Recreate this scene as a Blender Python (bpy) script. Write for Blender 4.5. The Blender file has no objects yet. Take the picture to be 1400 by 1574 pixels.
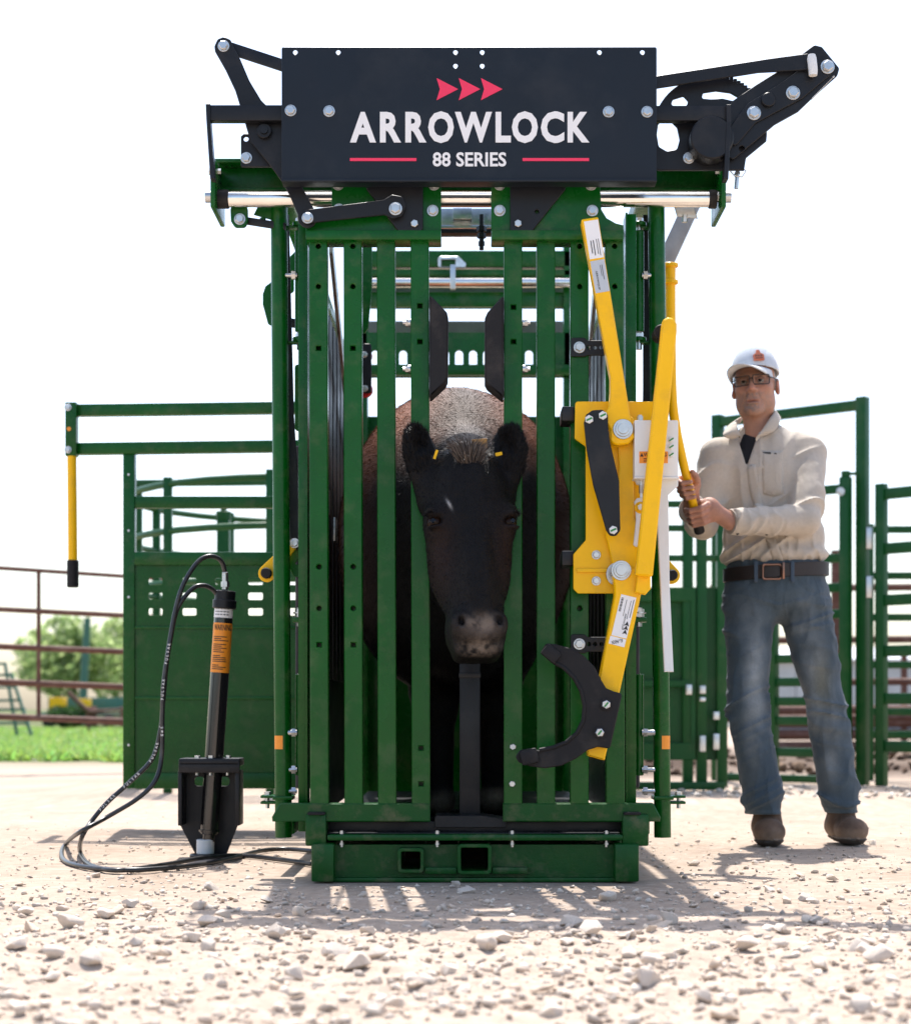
import bpy, bmesh, math, random
import numpy as np
from mathutils import Vector, Matrix
from mathutils.geometry import tessellate_polygon

random.seed(7)
rng = np.random.default_rng(11)
scene = bpy.context.scene
COL = scene.collection
PI = math.pi

# ------------------------------------------------------------------ camera
F = 2756.0            # focal length in photograph pixels (1400 x 1574)
CAMZ = 0.5            # the photographer kneels
cam_data = bpy.data.cameras.new('camera')
cam_data.sensor_fit = 'AUTO'
cam_data.sensor_width = 36.0
cam_data.lens = 36.0 * F / 1574.0
cam_data.shift_x = -15.0 / 1574.0
cam_data.shift_y = (1090.0 - 787.0) / 1574.0
cam_data.clip_start = 0.05
cam_data.clip_end = 3000.0
cam_data.dof.use_dof = True
cam_data.dof.focus_distance = 5.15
cam_data.dof.aperture_fstop = 3.8
camera = bpy.data.objects.new('camera', cam_data)
camera.location = (0, 0, CAMZ)
camera.rotation_euler = (PI / 2, 0, 0)
COL.objects.link(camera)
scene.camera = camera

# ------------------------------------------------------------------ sky and sun
SUN_EL, SUN_ROT = math.radians(65.0), math.radians(-5.0)
world = bpy.data.worlds.new('World')
scene.world = world
world.use_nodes = True
wn = world.node_tree
bgn = wn.nodes['Background']
sky = wn.nodes.new('ShaderNodeTexSky')
sky.sky_type = 'NISHITA'
sky.sun_disc = False
sky.sun_elevation = SUN_EL
sky.sun_rotation = SUN_ROT
sky.altitude = 200
sky.air_density = 1.0
sky.dust_density = 2.6
sky.ozone_density = 1.0
haze_white = wn.nodes.new('ShaderNodeHueSaturation')      # thin white haze: a pale, milky sky
haze_white.inputs['Saturation'].default_value = 0.95
wn.links.new(sky.outputs[0], haze_white.inputs['Color'])
wn.links.new(haze_white.outputs[0], bgn.inputs[0])
bgn.inputs[1].default_value = 0.15
sun_data = bpy.data.lights.new('sun', 'SUN')
sun_data.energy = 3.7
sun_data.angle = math.radians(0.55)
sun_data.color = (1.0, 0.96, 0.91)
sun = bpy.data.objects.new('sun', sun_data)
to_sun = Vector((math.sin(SUN_ROT) * math.cos(SUN_EL), math.cos(SUN_ROT) * math.cos(SUN_EL), math.sin(SUN_EL)))
sun.rotation_euler = to_sun.to_track_quat('Z', 'Y').to_euler()
sun.location = (0, 20, 30)
COL.objects.link(sun)
vs = scene.view_settings
vs.view_transform = 'Standard'
vs.look = 'None'
vs.gamma = 1.0
vs.exposure = 1.05
vs.use_curve_mapping = False
scene.cycles.max_bounces = 8
scene.cycles.diffuse_bounces = 4
scene.cycles.glossy_bounces = 4
scene.cycles.sample_clamp_indirect = 6.0

# ------------------------------------------------------------------ materials
M = {}

def mat(name, col, rough=0.5, metal=0.0, var=0.12, vscale=6.0, bump=0.0, bscale=80.0, coat=0.0, spec=0.5,
        attr=False, stain=None, sscale=3.0, samount=0.5, sheen=0.0, rvar=0.0, trans=0.0):
    m = bpy.data.materials.new(name)
    m.use_nodes = True
    nt = m.node_tree
    b = nt.nodes['Principled BSDF']
    tc = nt.nodes.new('ShaderNodeTexCoord')
    def noise(scale, detail=6.0, rough_=0.6):
        n = nt.nodes.new('ShaderNodeTexNoise')
        n.inputs['Scale'].default_value = scale
        n.inputs['Detail'].default_value = detail
        n.inputs['Roughness'].default_value = rough_
        nt.links.new(tc.outputs['Object'], n.inputs['Vector'])
        return n
    if attr:
        at = nt.nodes.new('ShaderNodeAttribute')
        at.attribute_name = 'Col'
        base = at.outputs['Color']
    else:
        r = nt.nodes.new('ShaderNodeRGB')
        r.outputs[0].default_value = (*col, 1)
        base = r.outputs[0]
    if var > 0:
        n = noise(vscale)
        mr = nt.nodes.new('ShaderNodeMapRange')
        mr.inputs[1].default_value = 0.3; mr.inputs[2].default_value = 0.7
        mr.inputs[3].default_value = 1 - var; mr.inputs[4].default_value = 1 + var
        nt.links.new(n.outputs['Fac'], mr.inputs[0])
        mx = nt.nodes.new('ShaderNodeMix'); mx.data_type = 'RGBA'; mx.blend_type = 'MULTIPLY'
        mx.inputs[0].default_value = 1.0
        nt.links.new(base, mx.inputs[6]); nt.links.new(mr.outputs[0], mx.inputs[7])
        base = mx.outputs[2]
    if stain is not None:
        n2 = noise(sscale, 8.0, 0.65)
        cr = nt.nodes.new('ShaderNodeMapRange')
        cr.inputs[1].default_value = 0.52; cr.inputs[2].default_value = 0.72
        cr.inputs[3].default_value = 0.0; cr.inputs[4].default_value = samount
        nt.links.new(n2.outputs['Fac'], cr.inputs[0])
        mx = nt.nodes.new('ShaderNodeMix'); mx.data_type = 'RGBA'
        nt.links.new(cr.outputs[0], mx.inputs[0])
        nt.links.new(base, mx.inputs[6]); mx.inputs[7].default_value = (*stain, 1)
        base = mx.outputs[2]
    nt.links.new(base, b.inputs['Base Color'])
    b.inputs['Roughness'].default_value = rough
    if rvar > 0:
        n3 = noise(vscale * 2.3)
        rr = nt.nodes.new('ShaderNodeMapRange')
        rr.inputs[1].default_value = 0.3; rr.inputs[2].default_value = 0.7
        rr.inputs[3].default_value = max(0.03, rough - rvar); rr.inputs[4].default_value = min(1, rough + rvar)
        nt.links.new(n3.outputs['Fac'], rr.inputs[0]); nt.links.new(rr.outputs[0], b.inputs['Roughness'])
    b.inputs['Metallic'].default_value = metal
    b.inputs['Specular IOR Level'].default_value = spec
    b.inputs['Coat Weight'].default_value = coat
    b.inputs['Coat Roughness'].default_value = 0.08
    b.inputs['Sheen Weight'].default_value = sheen
    if trans > 0:
        b.inputs['Transmission Weight'].default_value = trans
    if bump > 0:
        nb = noise(bscale, 5.0, 0.6)
        bn = nt.nodes.new('ShaderNodeBump')
        bn.inputs['Strength'].default_value = bump
        bn.inputs['Distance'].default_value = 0.01
        nt.links.new(nb.outputs['Fac'], bn.inputs['Height'])
        nt.links.new(bn.outputs['Normal'], b.inputs['Normal'])
    M[name] = m
    return m

mat('green_paint', (0.0008, 0.080, 0.006), 0.27, var=0.16, vscale=5, bump=0.05, bscale=260, spec=0.28, stain=(0.20, 0.18, 0.11), sscale=11, samount=0.20, rvar=0.10)
mat('dusty_green_paint', (0.0008, 0.066, 0.007), 0.38, var=0.16, vscale=9, bump=0.10, bscale=120, spec=0.28, stain=(0.20, 0.16, 0.10), sscale=14, samount=0.42, rvar=0.12)
mat('far_green_paint', (0.0015, 0.066, 0.010), 0.42, var=0.12, vscale=4, spec=0.3, stain=(0.16, 0.13, 0.08), sscale=4, samount=0.2)
mat('pale_green_paint', (0.05, 0.15, 0.11), 0.5, var=0.12, vscale=4)
mat('black_paint', (0.007, 0.008, 0.011), 0.42, spec=0.32, var=0.15, vscale=7, bump=0.06, bscale=320, stain=(0.12, 0.10, 0.08), sscale=7, samount=0.12, rvar=0.07)
mat('sign_paint', (0.006, 0.0095, 0.016), 0.40, spec=0.32, stain=(0.09, 0.09, 0.09), sscale=5, samount=0.10, var=0.10, vscale=4, bump=0.03, bscale=400, rvar=0.05)
mat('rubber', (0.010, 0.009, 0.010), 0.62, spec=0.3, var=0.15, vscale=9, bump=0.12, bscale=200, stain=(0.13, 0.11, 0.09), sscale=9, samount=0.22)
mat('gloss_black', (0.008, 0.008, 0.009), 0.16, var=0.1, coat=0.5, stain=(0.14, 0.12, 0.1), sscale=8, samount=0.08)
mat('yellow_paint', (0.95, 0.52, 0.0), 0.36, var=0.03, vscale=6, bump=0.04, bscale=260, spec=0.3, stain=(0.45, 0.24, 0.04), sscale=10, samount=0.28, rvar=0.10)
mat('white_paint', (0.72, 0.73, 0.72), 0.4, var=0.04, bump=0.02, stain=(0.4, 0.37, 0.33), sscale=7, samount=0.2)
mat('white_print', (0.82, 0.81, 0.80), 0.45, var=0.02)
mat('label_grey', (0.48, 0.52, 0.56), 0.45, var=0.03)
mat('red_print', (0.85, 0.03, 0.10), 0.42, var=0.02)
mat('red_paint', (0.45, 0.012, 0.02), 0.35, var=0.08)
mat('orange_label', (0.88, 0.30, 0.02), 0.45, var=0.03)
mat('green_mark', (0.02, 0.22, 0.05), 0.5, var=0.0)
mat('lid_skin', (0.30, 0.15, 0.105), 0.6, var=0.05)
mat('eye_white', (0.30, 0.25, 0.22), 0.3, var=0.05)
mat('dull_metal', (0.10, 0.12, 0.11), 0.5, var=0.25, vscale=9)
mat('weathered_zinc', (0.32, 0.29, 0.26), 0.45, 0.6, var=0.15, vscale=14)
mat('ink', (0.02, 0.02, 0.02), 0.6, var=0.0)
mat('zinc', (0.55, 0.56, 0.56), 0.34, 1.0, var=0.10, vscale=30, rvar=0.08)
mat('chrome', (0.80, 0.78, 0.74), 0.16, 1.0, var=0.06, vscale=14, bump=0.02, bscale=90, rvar=0.05)
mat('galvanised', (0.62, 0.64, 0.64), 0.38, 1.0, var=0.16, vscale=22, rvar=0.12)
mat('rust', (0.12, 0.050, 0.032), 0.75, var=0.25, vscale=12, bump=0.3, bscale=90, stain=(0.22, 0.16, 0.13), sscale=6, samount=0.5)
mat('hose', (0.022, 0.022, 0.024), 0.32, var=0.1, stain=(0.2, 0.17, 0.14), sscale=11, samount=0.3)

# ------------------------------------------------------------------ helpers
def xz(px, py, Y):
    """photograph pixel -> (X, Z) for a thing that stands Y metres from the camera"""
    return ((px - 715.0) * Y / F, CAMZ + (1090.0 - py) * Y / F)

def at(px, py, Y):
    x, z = xz(px, py, Y)
    return Vector((x, Y, z))

def px2m(n, Y):
    return n * Y / F

def _hash(ix, iy, iz):
    h = (ix.astype(np.int64) * 374761393 + iy.astype(np.int64) * 668265263 + iz.astype(np.int64) * 2147483647) & 0xFFFFFFFF
    h = ((h ^ (h >> 13)) * 1274126177) & 0xFFFFFFFF
    return ((h ^ (h >> 16)) & 0xFFFF) / 65535.0

def vnoise(x, y, z):
    x, y, z = np.broadcast_arrays(np.asarray(x, float), np.asarray(y, float), np.asarray(z, float))
    ix, iy, iz = np.floor(x), np.floor(y), np.floor(z)
    fx, fy, fz = x - ix, y - iy, z - iz
    fx = fx * fx * (3 - 2 * fx); fy = fy * fy * (3 - 2 * fy); fz = fz * fz * (3 - 2 * fz)
    r = 0
    for a in (0, 1):
        for b in (0, 1):
            for c in (0, 1):
                w = (fx if a else 1 - fx) * (fy if b else 1 - fy) * (fz if c else 1 - fz)
                r = r + w * _hash(ix + a, iy + b, iz + c)
    return r * 2 - 1

def fbm(x, y, z, octaves=4):
    r = 0; a = 1.0; t = 0
    for o in range(octaves):
        r = r + a * vnoise(x * 2 ** o + 17.3 * o, y * 2 ** o + 5.1 * o, z * 2 ** o + 9.7 * o)
        t += a; a *= 0.5
    return r / t

def fillet(poly, r, seg=4):
    out = []
    n = len(poly)
    rs = r if isinstance(r, (list, tuple)) else [r] * n
    for i in range(n):
        p0, p, p1 = Vector(poly[i - 1]), Vector(poly[i]), Vector(poly[(i + 1) % n])
        a, b = (p0 - p), (p1 - p)
        la, lb = a.length, b.length
        if rs[i] <= 0 or la < 1e-6 or lb < 1e-6:
            out.append(tuple(p)); continue
        a.normalize(); b.normalize()
        ang = math.acos(max(-1, min(1, a.dot(b))))
        if ang > 3.05:
            out.append(tuple(p)); continue
        d = min(rs[i] / max(math.tan(ang / 2), 1e-4), la * 0.48, lb * 0.48)
        rr = d * math.tan(ang / 2)
        c = p + (a + b).normalized() * (rr / math.sin(ang / 2))
        s, e = p + a * d - c, p + b * d - c
        t0 = math.atan2(s.y, s.x); t1 = math.atan2(e.y, e.x)
        dt = (t1 - t0 + PI) % (2 * PI) - PI
        for k in range(seg + 1):
            t = t0 + dt * k / seg
            out.append((c.x + rr * math.cos(t), c.y + rr * math.sin(t)))
    return out

def circle(cx, cz, r, n=20):
    return [(cx + r * math.cos(2 * PI * k / n), cz + r * math.sin(2 * PI * k / n)) for k in range(n)]

def _area(p):
    return 0.5 * sum(p[i - 1][0] * p[i][1] - p[i][0] * p[i - 1][1] for i in range(len(p)))

def _inset(poly, d):
    n = len(poly); out = []
    for i in range(n):
        p0, p, p1 = poly[i - 1], poly[i], poly[(i + 1) % n]
        e0 = (p[0] - p0[0], p[1] - p0[1]); e1 = (p1[0] - p[0], p1[1] - p[1])
        l0 = math.hypot(*e0) or 1e-9; l1 = math.hypot(*e1) or 1e-9
        n0 = (-e0[1] / l0, e0[0] / l0); n1 = (-e1[1] / l1, e1[0] / l1)
        k = 1 + n0[0] * n1[0] + n0[1] * n1[1]
        k = max(k, 0.35)
        out.append((p[0] + d * (n0[0] + n1[0]) / k, p[1] + d * (n0[1] + n1[1]) / k))
    return out

class MB:
    """collects shapes and builds them as one mesh object, in world coordinates"""
    def __init__(self):
        self.v = []; self.f = []
    def add(self, vs_, fs):
        o = len(self.v)
        self.v.extend([tuple(q) for q in vs_])
        self.f.extend([tuple(i + o for i in f) for f in fs])
        return self
    def add_bm(self, bm, mtx=None):
        bm.verts.index_update()
        self.add([(mtx @ q.co) if mtx else q.co for q in bm.verts], [[q.index for q in f.verts] for f in bm.faces])
        bm.free(); return self
    def box(self, x0, x1, y0, y1, z0, z1, bev=0.002, mtx=None):
        bm = bmesh.new(); bmesh.ops.create_cube(bm, size=1)
        sx, sy, sz = abs(x1 - x0), abs(y1 - y0), abs(z1 - z0)
        for q in bm.verts:
            q.co = Vector(((x0 + x1) / 2 + q.co.x * sx, (y0 + y1) / 2 + q.co.y * sy, (z0 + z1) / 2 + q.co.z * sz))
        b = min(bev, sx * 0.45, sy * 0.45, sz * 0.45)
        if b > 0:
            bmesh.ops.bevel(bm, geom=bm.edges[:], offset=b, segments=2, affect='EDGES', profile=0.6)
        return self.add_bm(bm, mtx)
    def bar(self, p0, p1, w, d, bev=0.003, up=None):
        """rectangular bar from p0 to p1: w wide across the view, d deep"""
        p0, p1 = Vector(p0), Vector(p1)
        ax = (p1 - p0); L = ax.length; ax.normalize()
        ref = Vector(up) if up else Vector((0, 1, 0))
        if abs(ax.dot(ref)) > 0.95: ref = Vector((0, 0, 1))
        dy = (ref - ax * ref.dot(ax)).normalized(); dx = dy.cross(ax).normalized()
        mtx = Matrix((dx, dy, ax)).transposed().to_4x4(); mtx.translation = (p0 + p1) / 2
        return self.box(-w / 2, w / 2, -d / 2, d / 2, -L / 2, L / 2, bev, mtx)
    def tube(self, pts, r, seg=12, caps=True, r_end=None):
        pts = [Vector(p) for p in pts]; n = len(pts)
        rs = r if isinstance(r, (list, tuple)) else [r + ((r_end - r) * i / (n - 1) if r_end is not None else 0) for i in range(n)]
        t0 = (pts[1] - pts[0]).normalized()
        ref = Vector((0, 0, 1)) if abs(t0.z) < 0.9 else Vector((0, 1, 0))
        u = t0.cross(ref).normalized(); vs_ = []; fs = []
        for i, p in enumerate(pts):
            t = (pts[min(i + 1, n - 1)] - pts[max(i - 1, 0)]).normalized()
            u = (u - t * u.dot(t)).normalized(); w = t.cross(u)
            for k in range(seg):
                a = 2 * PI * k / seg
                vs_.append(p + (u * math.cos(a) + w * math.sin(a)) * rs[i])
        for i in range(n - 1):
            for k in range(seg):
                a, b = i * seg + k, i * seg + (k + 1) % seg
                fs.append((a, b, b + seg, a + seg))
        if caps:
            fs.append(tuple(range(seg))[::-1]); fs.append(tuple(range((n - 1) * seg, n * seg)))
        return self.add(vs_, fs)
    def cyl(self, p0, p1, r, seg=16, bev=0.0, r1=None):
        p0, p1 = Vector(p0), Vector(p1)
        r1 = r if r1 is None else r1
        if bev > 0:
            d = (p1 - p0).normalized() * bev
            return self.tube([p0, p0 + d, p1 - d, p1], [r - bev, r, r1, r1 - bev], seg)
        return self.tube([p0, p1], [r, r1], seg)
    def plate(self, outer, y0, y1, holes=(), bev=0.0015, mtx=None):
        """flat plate in the XZ plane from depth y0 (front) to y1 (back), with holes"""
        loops = [outer] + list(holes)
        lo = []
        for i, l in enumerate(loops):
            l = [tuple(q) for q in l]
            if (_area(l) > 0) != (i == 0): l = l[::-1]
            lo.append(l)
        ins = [_inset(l, bev) for l in lo] if bev > 0 else lo
        vs_, fs = [], []
        tri = tessellate_polygon([[Vector((q[0], q[1], 0)) for q in l] for l in ins])
        flat = [q for l in ins for q in l]; N = len(flat)
        vs_ += [(q[0], y0, q[1]) for q in flat]
        vs_ += [(q[0], y1, q[1]) for q in flat]
        for t in tri:
            a = (flat[t[1]][0] - flat[t[0]][0]) * (flat[t[2]][1] - flat[t[0]][1]) - (flat[t[1]][1] - flat[t[0]][1]) * (flat[t[2]][0] - flat[t[0]][0])
            t = t if a > 0 else t[::-1]
            fs.append(tuple(t)); fs.append(tuple(i + N for i in t[::-1]))
        if bev > 0:
            fl = [q for l in lo for q in l]
            vs_ += [(q[0], y0 + bev, q[1]) for q in fl]
            vs_ += [(q[0], y1 - bev, q[1]) for q in fl]
            rings = [0, 2 * N, 3 * N, N]
        else:
            rings = [0, N]
        s = 0
        for l in lo:
            n = len(l)
            for k in range(n):
                a, b = s + k, s + (k + 1) % n
                for r0, r1 in zip(rings[:-1], rings[1:]):
                    fs.append((a + r0, a + r1, b + r1, b + r0))
            s += n
        if mtx is not None:
            vs_ = [mtx @ Vector(q) for q in vs_]
        return self.add(vs_, fs)
    def bolt(self, x, z, y, r, washer=True, h=None):
        """hexagon bolt head standing out towards the camera from depth y"""
        h = h or r * 0.75
        if washer:
            self.cyl((x, y, z), (x, y - r * 0.22, z), r * 1.28, 20, r * 0.06); y -= r * 0.22
        a0 = random.random()
        hexa = [(x + r * math.cos(a0 + k * PI / 3), z + r * math.sin(a0 + k * PI / 3)) for k in range(6)]
        return self.plate(hexa, y - h, y, bev=r * 0.14)
    def text(self, body, x, z, y, size, width=None, height=None, bold=0.0, ang=0.0, depth=0.0006, align='CENTER'):
        c = bpy.data.curves.new('t', 'FONT'); c.body = body; c.size = size; c.offset = bold; c.align_x = 'LEFT'
        c.extrude = depth; c.resolution_u = 3
        o = bpy.data.objects.new('t', c); me = bpy.data.meshes.new_from_object(o)
        P = np.array([q.co[:] for q in me.vertices]); fs = [tuple(p.vertices) for p in me.polygons]
        bpy.data.objects.remove(o); bpy.data.curves.remove(c); bpy.data.meshes.remove(me)
        mn, mx = P.min(0), P.max(0)
        sx = width / (mx[0] - mn[0]) if width else 1.0
        sz = height / (mx[1] - mn[1]) if height else sx if width else 1.0
        if not width and height: sx = sz
        P[:, 0] = (P[:, 0] - (mn[0] + mx[0]) / 2) * sx; P[:, 1] = (P[:, 1] - (mn[1] + mx[1]) / 2) * sz
        ca, sa = math.cos(ang), math.sin(ang)
        return self.add([(x + p[0] * ca - p[1] * sa, y - p[2], z + p[0] * sa + p[1] * ca) for p in P], fs)
    def build(self, name, material, parent=None, root=None, smooth=35.0, kind=None):
        me = bpy.data.meshes.new(name)
        L = Vector(root.location) if root is not None else Vector((0, 0, 0))
        A = np.array(self.v, dtype=float) - np.array(L)
        me.from_pydata(A.tolist(), [], self.f)
        finish(me, smooth)
        me.materials.append(M[material] if isinstance(material, str) else material)
        o = bpy.data.objects.new(name, me); COL.objects.link(o)
        if parent is not None: o.parent = parent
        if kind: o['kind'] = kind
        return o

def finish(me, smooth=35.0):
    bm = bmesh.new(); bm.from_mesh(me)
    bmesh.ops.recalc_face_normals(bm, faces=bm.faces[:])
    if smooth:
        lim = math.radians(smooth)
        for f in bm.faces: f.smooth = True
        for e in bm.edges:
            if len(e.link_faces) == 2:
                e.smooth = e.calc_face_angle(0.0) < lim
    bm.to_mesh(me); bm.free(); me.update()

def tag(o, label=None, category=None, group=None, kind=None):
    if label: o['label'] = label
    if category: o['category'] = category
    if group: o['group'] = group
    if kind: o['kind'] = kind
    return o

def thing(name, label, category, loc, group=None):
    o = bpy.data.objects.new(name, None); o.empty_display_size = 0.1
    o.location = loc; COL.objects.link(o)
    return tag(o, label, category, group)

class Maker:
    """builds parts and sub-parts of one thing"""
    def __init__(self, root): self.root = root
    def part(self, name, mb, material, parent=None, label=None, smooth=35.0, kind=None):
        o = mb.build(name, material, parent or self.root, self.root, smooth, kind)
        if label: o['label'] = label
        return o

# ------------------------------------------------------------------ signed-distance modelling of bodies
def sd_sphere(P, c, r):
    return np.sqrt(((P - np.array(c)) ** 2).sum(-1)) - r
def sd_ell(P, c, r, R=None):
    q = P - np.array(c)
    if R is not None: q = q @ R          # rows of R^T: world -> local
    r = np.array(r)
    k0 = np.sqrt(((q / r) ** 2).sum(-1)); k1 = np.sqrt(((q / (r * r)) ** 2).sum(-1)) + 1e-9
    return k0 * (k0 - 1.0) / k1
def sd_cone(P, a, b, r0, r1, flat=None):
    a = np.array(a, float); b = np.array(b, float); ab = b - a
    t = np.clip(((P - a) @ ab) / (ab @ ab), 0, 1)
    d = P - a - t[..., None] * ab
    if flat is not None: d = d / np.array(flat)
    return np.sqrt((d ** 2).sum(-1)) - (r0 + (r1 - r0) * t)
def sd_box(P, c, h, r=0.0, R=None):
    q = P - np.array(c)
    if R is not None: q = q @ R
    q = np.abs(q) - (np.array(h) - r)
    return np.sqrt((np.maximum(q, 0) ** 2).sum(-1)) + np.minimum(q.max(-1), 0) - r
def smin(a, b, k):
    h = np.clip(0.5 + 0.5 * (b - a) / k, 0, 1)
    return b + (a - b) * h - k * h * (1 - h)
def smax(a, b, k):
    return -smin(-a, -b, k)

def surface_nets(fn, lo, hi, step):
    lo = np.array(lo, float); hi = np.array(hi, float)
    n = np.ceil((hi - lo) / step).astype(int) + 1
    g = [lo[i] + step * np.arange(n[i]) for i in range(3)]
    V = np.empty(tuple(n))
    for i0 in range(0, n[0], 24):
        X, Y, Z = np.meshgrid(g[0][i0:i0 + 24], g[1], g[2], indexing='ij')
        V[i0:i0 + 24] = fn(np.stack([X, Y, Z], -1))
    S = V < 0
    cx, cy, cz = n - 1
    acc = np.zeros((cx, cy, cz, 3)); cnt = np.zeros((cx, cy, cz))
    corners = [(a, b, c) for a in (0, 1) for b in (0, 1) for c in (0, 1)]
    def sub(Aa, o): return Aa[o[0]:o[0] + cx, o[1]:o[1] + cy, o[2]:o[2] + cz]
    for o in corners:
        for ax in range(3):
            if o[ax] == 0:
                p = list(o); p[ax] = 1
                va, vb = sub(V, o), sub(V, p)
                m = (va < 0) != (vb < 0)
                t = np.where(m, va / np.where(m, va - vb, 1), 0)
                for d in range(3):
                    acc[..., d] += np.where(m, o[d] + (t if d == ax else 0), 0)
                cnt += m
    act = cnt > 0
    idx = -np.ones((cx, cy, cz), int); idx[act] = np.arange(act.sum())
    ijk = np.argwhere(act)
    verts = lo + step * (ijk + acc[act] / cnt[act][:, None])
    faces = []
    for ax in range(3):
        b, c = (ax + 1) % 3, (ax + 2) % 3
        sl0 = [slice(None)] * 3; sl1 = [slice(None)] * 3
        sl0[ax] = slice(0, -1); sl1[ax] = slice(1, None)
        ch = S[tuple(sl0)] != S[tuple(sl1)]
        e = np.argwhere(ch)
        e = e[(e[:, b] > 0) & (e[:, c] > 0) & (e[:, b] < n[b] - 1) & (e[:, c] < n[c] - 1)]
        if len(e) == 0: continue
        def cell(db, dc):
            q = e.copy(); q[:, b] -= db; q[:, c] -= dc
            return idx[q[:, 0], q[:, 1], q[:, 2]]
        q = np.stack([cell(1, 1), cell(0, 1), cell(0, 0), cell(1, 0)], 1)
        ins = S[tuple(e.T)]
        q[~ins] = q[~ins][:, ::-1]
        faces.append(q)
    faces = np.concatenate(faces)
    faces = faces[(faces >= 0).all(1)]
    return verts, faces

def mesh_np(name, V, Fc, material, parent=None, root=None, colors=None, smooth=True, kind=None):
    me = bpy.data.meshes.new(name)
    L = np.array(root.location) if root is not None else np.zeros(3)
    V = np.asarray(V, float) - L
    Fc = np.asarray(Fc)
    me.vertices.add(len(V)); me.vertices.foreach_set('co', V.ravel())
    k = Fc.shape[1]
    me.loops.add(Fc.size); me.loops.foreach_set('vertex_index', Fc.ravel().astype(np.int32))
    me.polygons.add(len(Fc))
    me.polygons.foreach_set('loop_start', (np.arange(len(Fc)) * k).astype(np.int32))
    me.polygons.foreach_set('loop_total', np.full(len(Fc), k, np.int32))
    me.update(calc_edges=True); me.validate()
    if smooth: me.polygons.foreach_set('use_smooth', np.ones(len(me.polygons), bool))
    if colors is not None:
        ca = me.color_attributes.new('Col', 'FLOAT_COLOR', 'POINT')
        C = np.ones((len(V), 4)); C[:, :3] = colors
        ca.data.foreach_set('color', C.ravel())
    me.materials.append(M[material] if isinstance(material, str) else material)
    o = bpy.data.objects.new(name, me); COL.objects.link(o)
    if parent is not None: o.parent = parent
    if kind: o['kind'] = kind
    return o

def rot_m(ax, ay, az):
    """columns are the local axes in world space"""
    return np.array((Matrix.Rotation(az, 3, 'Z') @ Matrix.Rotation(ay, 3, 'Y') @ Matrix.Rotation(ax, 3, 'X')))
# ================================================================== ground
def axis(parts):
    out = [parts[0][0]]
    for a, b, s in parts:
        n = max(1, int(round((b - a) / s)))
        out += list(a + (b - a) * (np.arange(n) + 1) / n)
    return np.array(out)
def geo(a, b, n):
    return list(a * (b / a) ** (np.arange(1, n + 1) / n))
xs = axis([(-2.6, -1.15, .03), (-1.15, 1.15, .0095), (1.15, 2.6, .03)])
far = np.array(geo(2.6, 1500.0, 34))
xs = np.concatenate([-far[::-1], xs, far])
ys = axis([(2.3, 4.7, .0095), (4.7, 8.2, .022)])
ys = np.concatenate([-np.array(geo(1.0, 600.0, 20))[::-1], [-.5, 0, .5, 1, 1.5, 2.0], ys, 8.2 + np.array(geo(.05, 2200.0, 60))])
GX, GY = np.meshgrid(xs, ys, indexing='ij')

def ground_h(x, y):
    x = np.asarray(x, float); y = np.asarray(y, float)
    near = np.clip((5.0 - y + .45 * fbm(x * 1.8, y * 1.8, 21.0, 3)) / 1.6, 0, 1)
    h = .010 * fbm(x * 1.1, y * 1.1, 0, 3) + .006 * fbm(x * 6, y * 6, 3.1, 3) * (.4 + .6 * near)
    h = h + near * (.016 * np.clip(fbm(x * 14, y * 14, 7.7, 3), -.2, 1) + .012 * near)
    h = h + (.0022 + .004 * near) * fbm(x * 45, y * 45, 1.3, 3)
    d = np.maximum(np.abs(x) - .62, 0) + np.maximum(np.maximum(5.05 - y, y - 8.2), 0)
    k = np.clip(d / .25, 0, 1)
    h = h * k - .003 * (1 - k)
    feet = np.minimum(np.hypot(x - 1.12, y - 6.55), np.hypot(x - 1.43, y - 6.6))
    kf = np.clip((feet - .10) / .15, 0, 1); h = h * kf - .002 * (1 - kf)
    bank = .13 * np.exp(-((y - 15.6) / 1.3) ** 2) * np.clip((x - .6) / .8, 0, 1) * np.clip(.55 + .9 * fbm(x * 1.4, y * 1.4, 31.0, 3), 0, 1.3)
    return h * np.clip((60 - y) / 40, 0, 1) + bank
GZ = ground_h(GX, GY)
ni, nj = GX.shape
V = np.stack([GX.ravel(), GY.ravel(), GZ.ravel()], 1)
I, J = np.meshgrid(np.arange(ni - 1), np.arange(nj - 1), indexing='ij')
a = (I * nj + J).ravel()
Fg = np.stack([a, a + nj, a + nj + 1, a + 1], 1)
lime = np.array([.41, .325, .255]); tan = np.array([.30, .22, .16]); chalk = np.array([.52, .435, .36]); mud = np.array([.060, .034, .020]); sod = np.array([.10, .12, .04])
x_, y_ = V[:, 0], V[:, 1]
n1 = fbm(x_ * 2.2, y_ * 2.2, 4.4, 4)[:, None]; n2 = fbm(x_ * 13, y_ * 13, 8.8, 3)[:, None]; n3 = fbm(x_ * 55, y_ * 55, 2.2, 2)[:, None]
C = lime + (tan - lime) * np.clip(.35 + n1 * 1.1 + n2 * .5, 0, 1) * .8
C = C + (chalk - C) * np.clip(n2 * .9 + n3 * .7 - .05, 0, 1) * .8
C = C * (1 + .10 * n3)
nr = (np.clip((5.0 - y_) / 1.5, 0, 1) * np.clip(.75 + .6 * n1[:, 0], 0, 1))[:, None]
C = C + (np.array([.50, .405, .325]) * (1 + .14 * n3) - C) * nr * .75      # chalky dust lies thicker on the near strip
wm = np.clip((y_ - 12.4) / 1.5, 0, 1) * np.clip((x_ - .3) / .8, 0, 1) * np.clip((26 - y_) / 8, 0, 1)
wm = (wm * np.clip(.95 + 1.0 * fbm(x_ * 1.7, y_ * .8, 6, 3), 0, 1))[:, None]
C = C + (mud - C) * wm
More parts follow.
